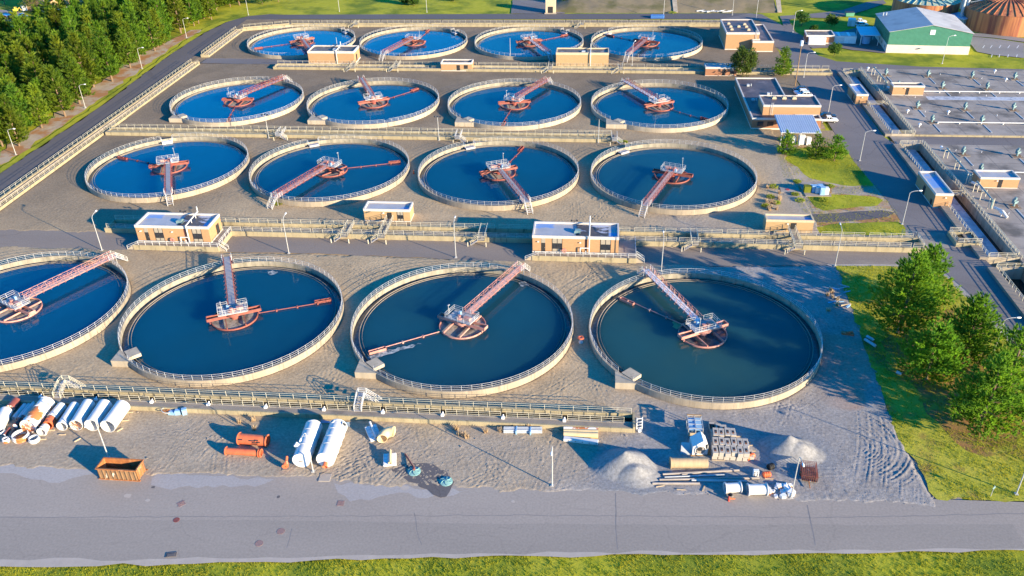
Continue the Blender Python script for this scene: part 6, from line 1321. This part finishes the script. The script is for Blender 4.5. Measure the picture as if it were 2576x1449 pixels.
# the pine wood along the left road
FG = 'pines of the wood left of the road'
protos = [tree('pine_tree', 'green pine in the dense wood left of the road', 'pine', h, r, 100+i, group=FG, blade=.95, per=6, step=.62, whorl=.95, z0=.14, gap=.16, taper=1.05) for i, (h, r) in enumerate(((16,4.4),(14,4.0),(17,4.7),(13,3.8),(15.5,4.8),(12,3.6),(17.5,4.5)))]
poly = [(-30,430),(60,366),(135,318),(240,233),(350,163),(450,100),(510,62),(550,40),(585,26),(640,-10),(560,-30),(430,0),(330,24),(270,45),(230,70),(110,86),(40,110),(-60,130)]
FP = [G(*p) for p in poly]
def inside(x, y, P):
    c = False
    for i in range(len(P)):
        a, b = P[i], P[i-1]
        if (a.y > y) != (b.y > y) and x < (b.x-a.x)*(y-a.y)/(b.y-a.y)+a.x: c = not c
    return c
rf = random.Random(12); cnt = 0; used = [False]*len(protos); x0 = min(p.x for p in FP); x1 = max(p.x for p in FP); y0 = min(p.y for p in FP); y1 = max(p.y for p in FP); yy = y0; row = 0
while yy < y1:
    xx = x0 + (row%2)*2.8
    while xx < x1:
        x, y = xx+rf.uniform(-1.9,1.9), yy+rf.uniform(-1.9,1.9)
        if inside(x, y, FP) and rf.random() < .9 and cnt < 298:
            k = rf.randrange(len(protos)); s = rf.uniform(.72,1.15); o = protos[k] if not used[k] else dup(protos[k], (0,0,0)); used[k] = True
            o.location = (x,y,-.1); o.rotation_euler = (rf.uniform(-.05,.05),rf.uniform(-.05,.05),rf.uniform(0,6.28)); o.scale = (s*rf.uniform(.9,1.1),s*rf.uniform(.9,1.1),s); cnt += 1
        xx += 5.9
    yy += 5.5; row += 1
print('forest', cnt)
# big bright pines on the grass plot at the right
BG = 'big pines on the grass plot at the right'
for i, (px, py, h, r, l, kw) in enumerate(((2258,838,16.5,7.2,'big pine at the rear left of the grass plot',{}),(2316,772,13,6.0,'bright big pine standing rearmost on the plot',{}),(2330,955,11.0,6.2,'big pine in the middle of the group, left side',{}),(2422,912,13.2,6.0,'tall pale green pine beside the right road',{}),(2528,975,12,5,'thin ragged pine around the half-hidden lamp',{'gap':.4}),(2460,1080,13.6,6.2,'big bright pine nearest the camera',{}),(2572,1062,8,3.2,'small pine cut by the right edge of the frame',{'gap':.3}))):
    o = tree('pine_tree', l, 'pine', h, r, 40+i, m='pine_bright', group=BG, blade=.72, per=8, step=.46, whorl=.72, z0=.12, taper=1.2, **({'gap':.13} | kw)); p = G(px,py); o.location = p; o.rotation_euler.z = i*1.1
for i, (px, py, h, r, l) in enumerate(((1976,390,6.5,2.9,'small pine beside the canopy posts'),(2050,398,6.2,2.8,'small pine on the island, left of a pair'),(2098,405,6.8,3.4,'bright small pine on the island, right of a pair'))):
    o = tree('pine_tree', l, 'pine', h, r, 60+i, m='pine_bright', group='small pines on the island', blade=.6, per=6, step=.42, whorl=.6, z0=.1, gap=.25); o.location = G(px,py)
o = tree('spruce_tree', 'dark conical spruce near the siren mast', 'spruce', 9.5, 3.6, 71, m='pine_needles', blade=.6, per=6, step=.45, whorl=.6, z0=.08, taper=1.0); o.location = G(1968,190)
o = tree('leafy_tree', 'full leafy green tree between the brick hut and the brick block', 'tree', 9.5, 4.4, 72, 'leafy', 'leaves', n=95, per=40, leaf=.6, z0=.08); o.location = G(1868,191)
for i, (px, py, h, r, l) in enumerate(((2016,64,5.5,2.9,'round leafy tree on the shaded lawn, left one'),(2090,66,4.4,2.6,'round leafy tree on the shaded lawn, right one'),(2044,92,4.5,1.5,'small dark conical tree behind the brick shed'),(2098,140,4.6,2.3,'small round tree on the lawn before the green shed'),(78,30,11,4.5,'leafy tree before the tan building at the upper left'),(12,10,9,4,'leafy tree at the upper left corner'),(45,-6,10,5,'leafy tree beyond the upper left lot'))):
    o = tree('leafy_tree', l, 'tree', h, r, 80+i, 'leafy', 'leaves', group='scattered leafy trees', n=50, per=26, leaf=.55, z0=.2); o.location = G(px,py)
for i, (px, py, h, r) in enumerate(((700,4,9,5),(760,-4,9,5),(1020,10,5,3),(1042,13,4,2.2),(1140,2,5,2.5),(1425,10,5,3),(660,10,8,4.5),(890,-8,9,4))):
    o = tree('leafy_tree', 'leafy tree on the far lawn, '+('leftmost of the dark group','in the dark group, farther one','middle bush by the far lamp','small bush by the far lamp','small one right of the middle','one near the kiosk','one close to the pine wood','one at the top edge')[i], 'tree', h, r, 90+i, 'leafy', 'leaves', group='trees on the far lawn', n=50, per=26, leaf=.7, z0=.12); o.location = G(px,py); 
# low shrubs and weeds
def shrub(name, label, cat, px, py, r, h, seed, m, group, leaf=.3, n=20, up=1.0):
    rng = np.random.default_rng(seed); k = n*14; a = rng.uniform(0,2*PI,k); q = np.sqrt(rng.uniform(0,1,k))*r; P = np.stack([q*np.cos(a),q*np.sin(a),rng.uniform(0,h*.6,k)*(1-q/r*.6)],1); D = np.stack([np.cos(a)*.6,np.sin(a)*.6,np.full(k,up)],1)+rng.normal(scale=.4,size=(k,3))
    V, Fq = blades_mesh(P, D, leaf, .14 if up > 1 else .25, rng); o = np_mesh(name, V, Fq, m, k=3); o.location = G(px,py); return tag(o, label, cat, group)
for i, (x, y) in enumerate(((2540,990),(2560,1000),(2575,985),(2150,470),(2200,500),(2175,440),(2000,420),(2420,330),(1930,470),(1955,520),(2245,540))):
    pass
ws = [(1692,33,1.6,1.2),(1946,472,1.1,1.6),(1938,497,1.0,1.4),(1925,520,.9,1.2),(1953,512,.9,1.0),(2006,458,1.0,1.0),(2072,505,1.2,.8),(2012,505,1.2,.9),(2000,490,.9,.8),(2090,470,.9,.9),(1560,357,.8,.7),(1573,358,.7,.7),(1212,352,.7,.5),(1330,522,.8,.5),(700,513,1.1,.5),(1700,531,1.2,.5)]
for i, (px, py, r, h) in enumerate(ws):
    shrub('weed_clump', 'yellowish weed clump growing in the gravel', 'weeds', px, py, r, h, 300+i, 'shrub_yellow', 'weed clumps in the gravel', .4, 12)
rng0 = random.Random(8)
for i in range(34):
    if i < 8: px, py = rng0.uniform(1130,1330), 1083+rng0.uniform(-10,20)
    elif i < 11: px, py = rng0.uniform(600,700), 1070+rng0.uniform(-14,14)
    elif i < 27: px, py = rng0.uniform(1925,1965), rng0.uniform(470,530)
    else: px, py = rng0.uniform(2080,2130), rng0.uniform(720,790)
    shrub('dry_grass_tuft', 'dry straw-coloured grass tuft at the channel kerb' if i < 11 else 'dry straw-coloured tuft on the right-hand gravel', 'dry grass', px, py, .3, .5, 340+i, 'dry_grass', 'dry tufts along the front kerb' if i < 11 else 'dry tufts on the right gravel', .8, 2, 3.0)
# grass blades: uncountable, one object per lawn
def turf(name, label, pts, n, h, m, seed, z=.0, clump=.35):
    rng = np.random.default_rng(seed); P2 = [Vector((p[0],p[1],0)) for p in pts]; xs = [p.x for p in P2]; ys = [p.y for p in P2]
    x = rng.uniform(min(xs),max(xs),n*3); y = rng.uniform(min(ys),max(ys),n*3); ok = np.zeros(len(x),bool); c = ok.copy()
    for i in range(len(P2)):
        a, b = P2[i], P2[i-1]; cond = ((a.y > y) != (b.y > y)) & (x < (b.x-a.x)*(y-a.y)/((b.y-a.y) or 1e-9)+a.x); c ^= cond
    d = vnoise(x,y,.5,seed)*.6+vnoise(x,y,.13,seed+1)*.5; c &= d > rng.uniform(.15,.75,len(x)); x = x[c][:n]; y = y[c][:n]; k = len(x)
    P = np.repeat(np.stack([x,y,np.full(k,z)],1),4,0)+rng.normal(scale=(clump*.35,clump*.35,0),size=(k*4,3)); D = rng.normal(scale=.55,size=(k*4,3)); D[:,2] = 1
    V, Fq = blades_mesh(P, D, h, .16, rng); o = np_mesh(name, V, Fq, m, k=3); return tag(o, label, 'grass', None, 'stuff')
VERGE = [(-120,55),(-120,65.9),(-78,70.4),(-40,74.5),(-8.8,77.3),(59,83.2),(90,86),(90,66),(20,60)]
turf('verge_grass', 'yellow-green grass along the bottom edge of the frame', VERGE, 30000, .23, 'grass_blade', 5, -.19)
turf('plot_grass', 'rough yellow-green grass of the plot with the big pines', PLOT, 16000, .24, 'grass_blade', 6, .0)
turf('lawn_grass', 'short grass of the right islands', [(52,171.5),(70.4,171),(71.3,176),(70.2,200),(68,230),(56,236),(50,222),(48,200),(50,180)], 5000, .18, 'grass_blade', 7)
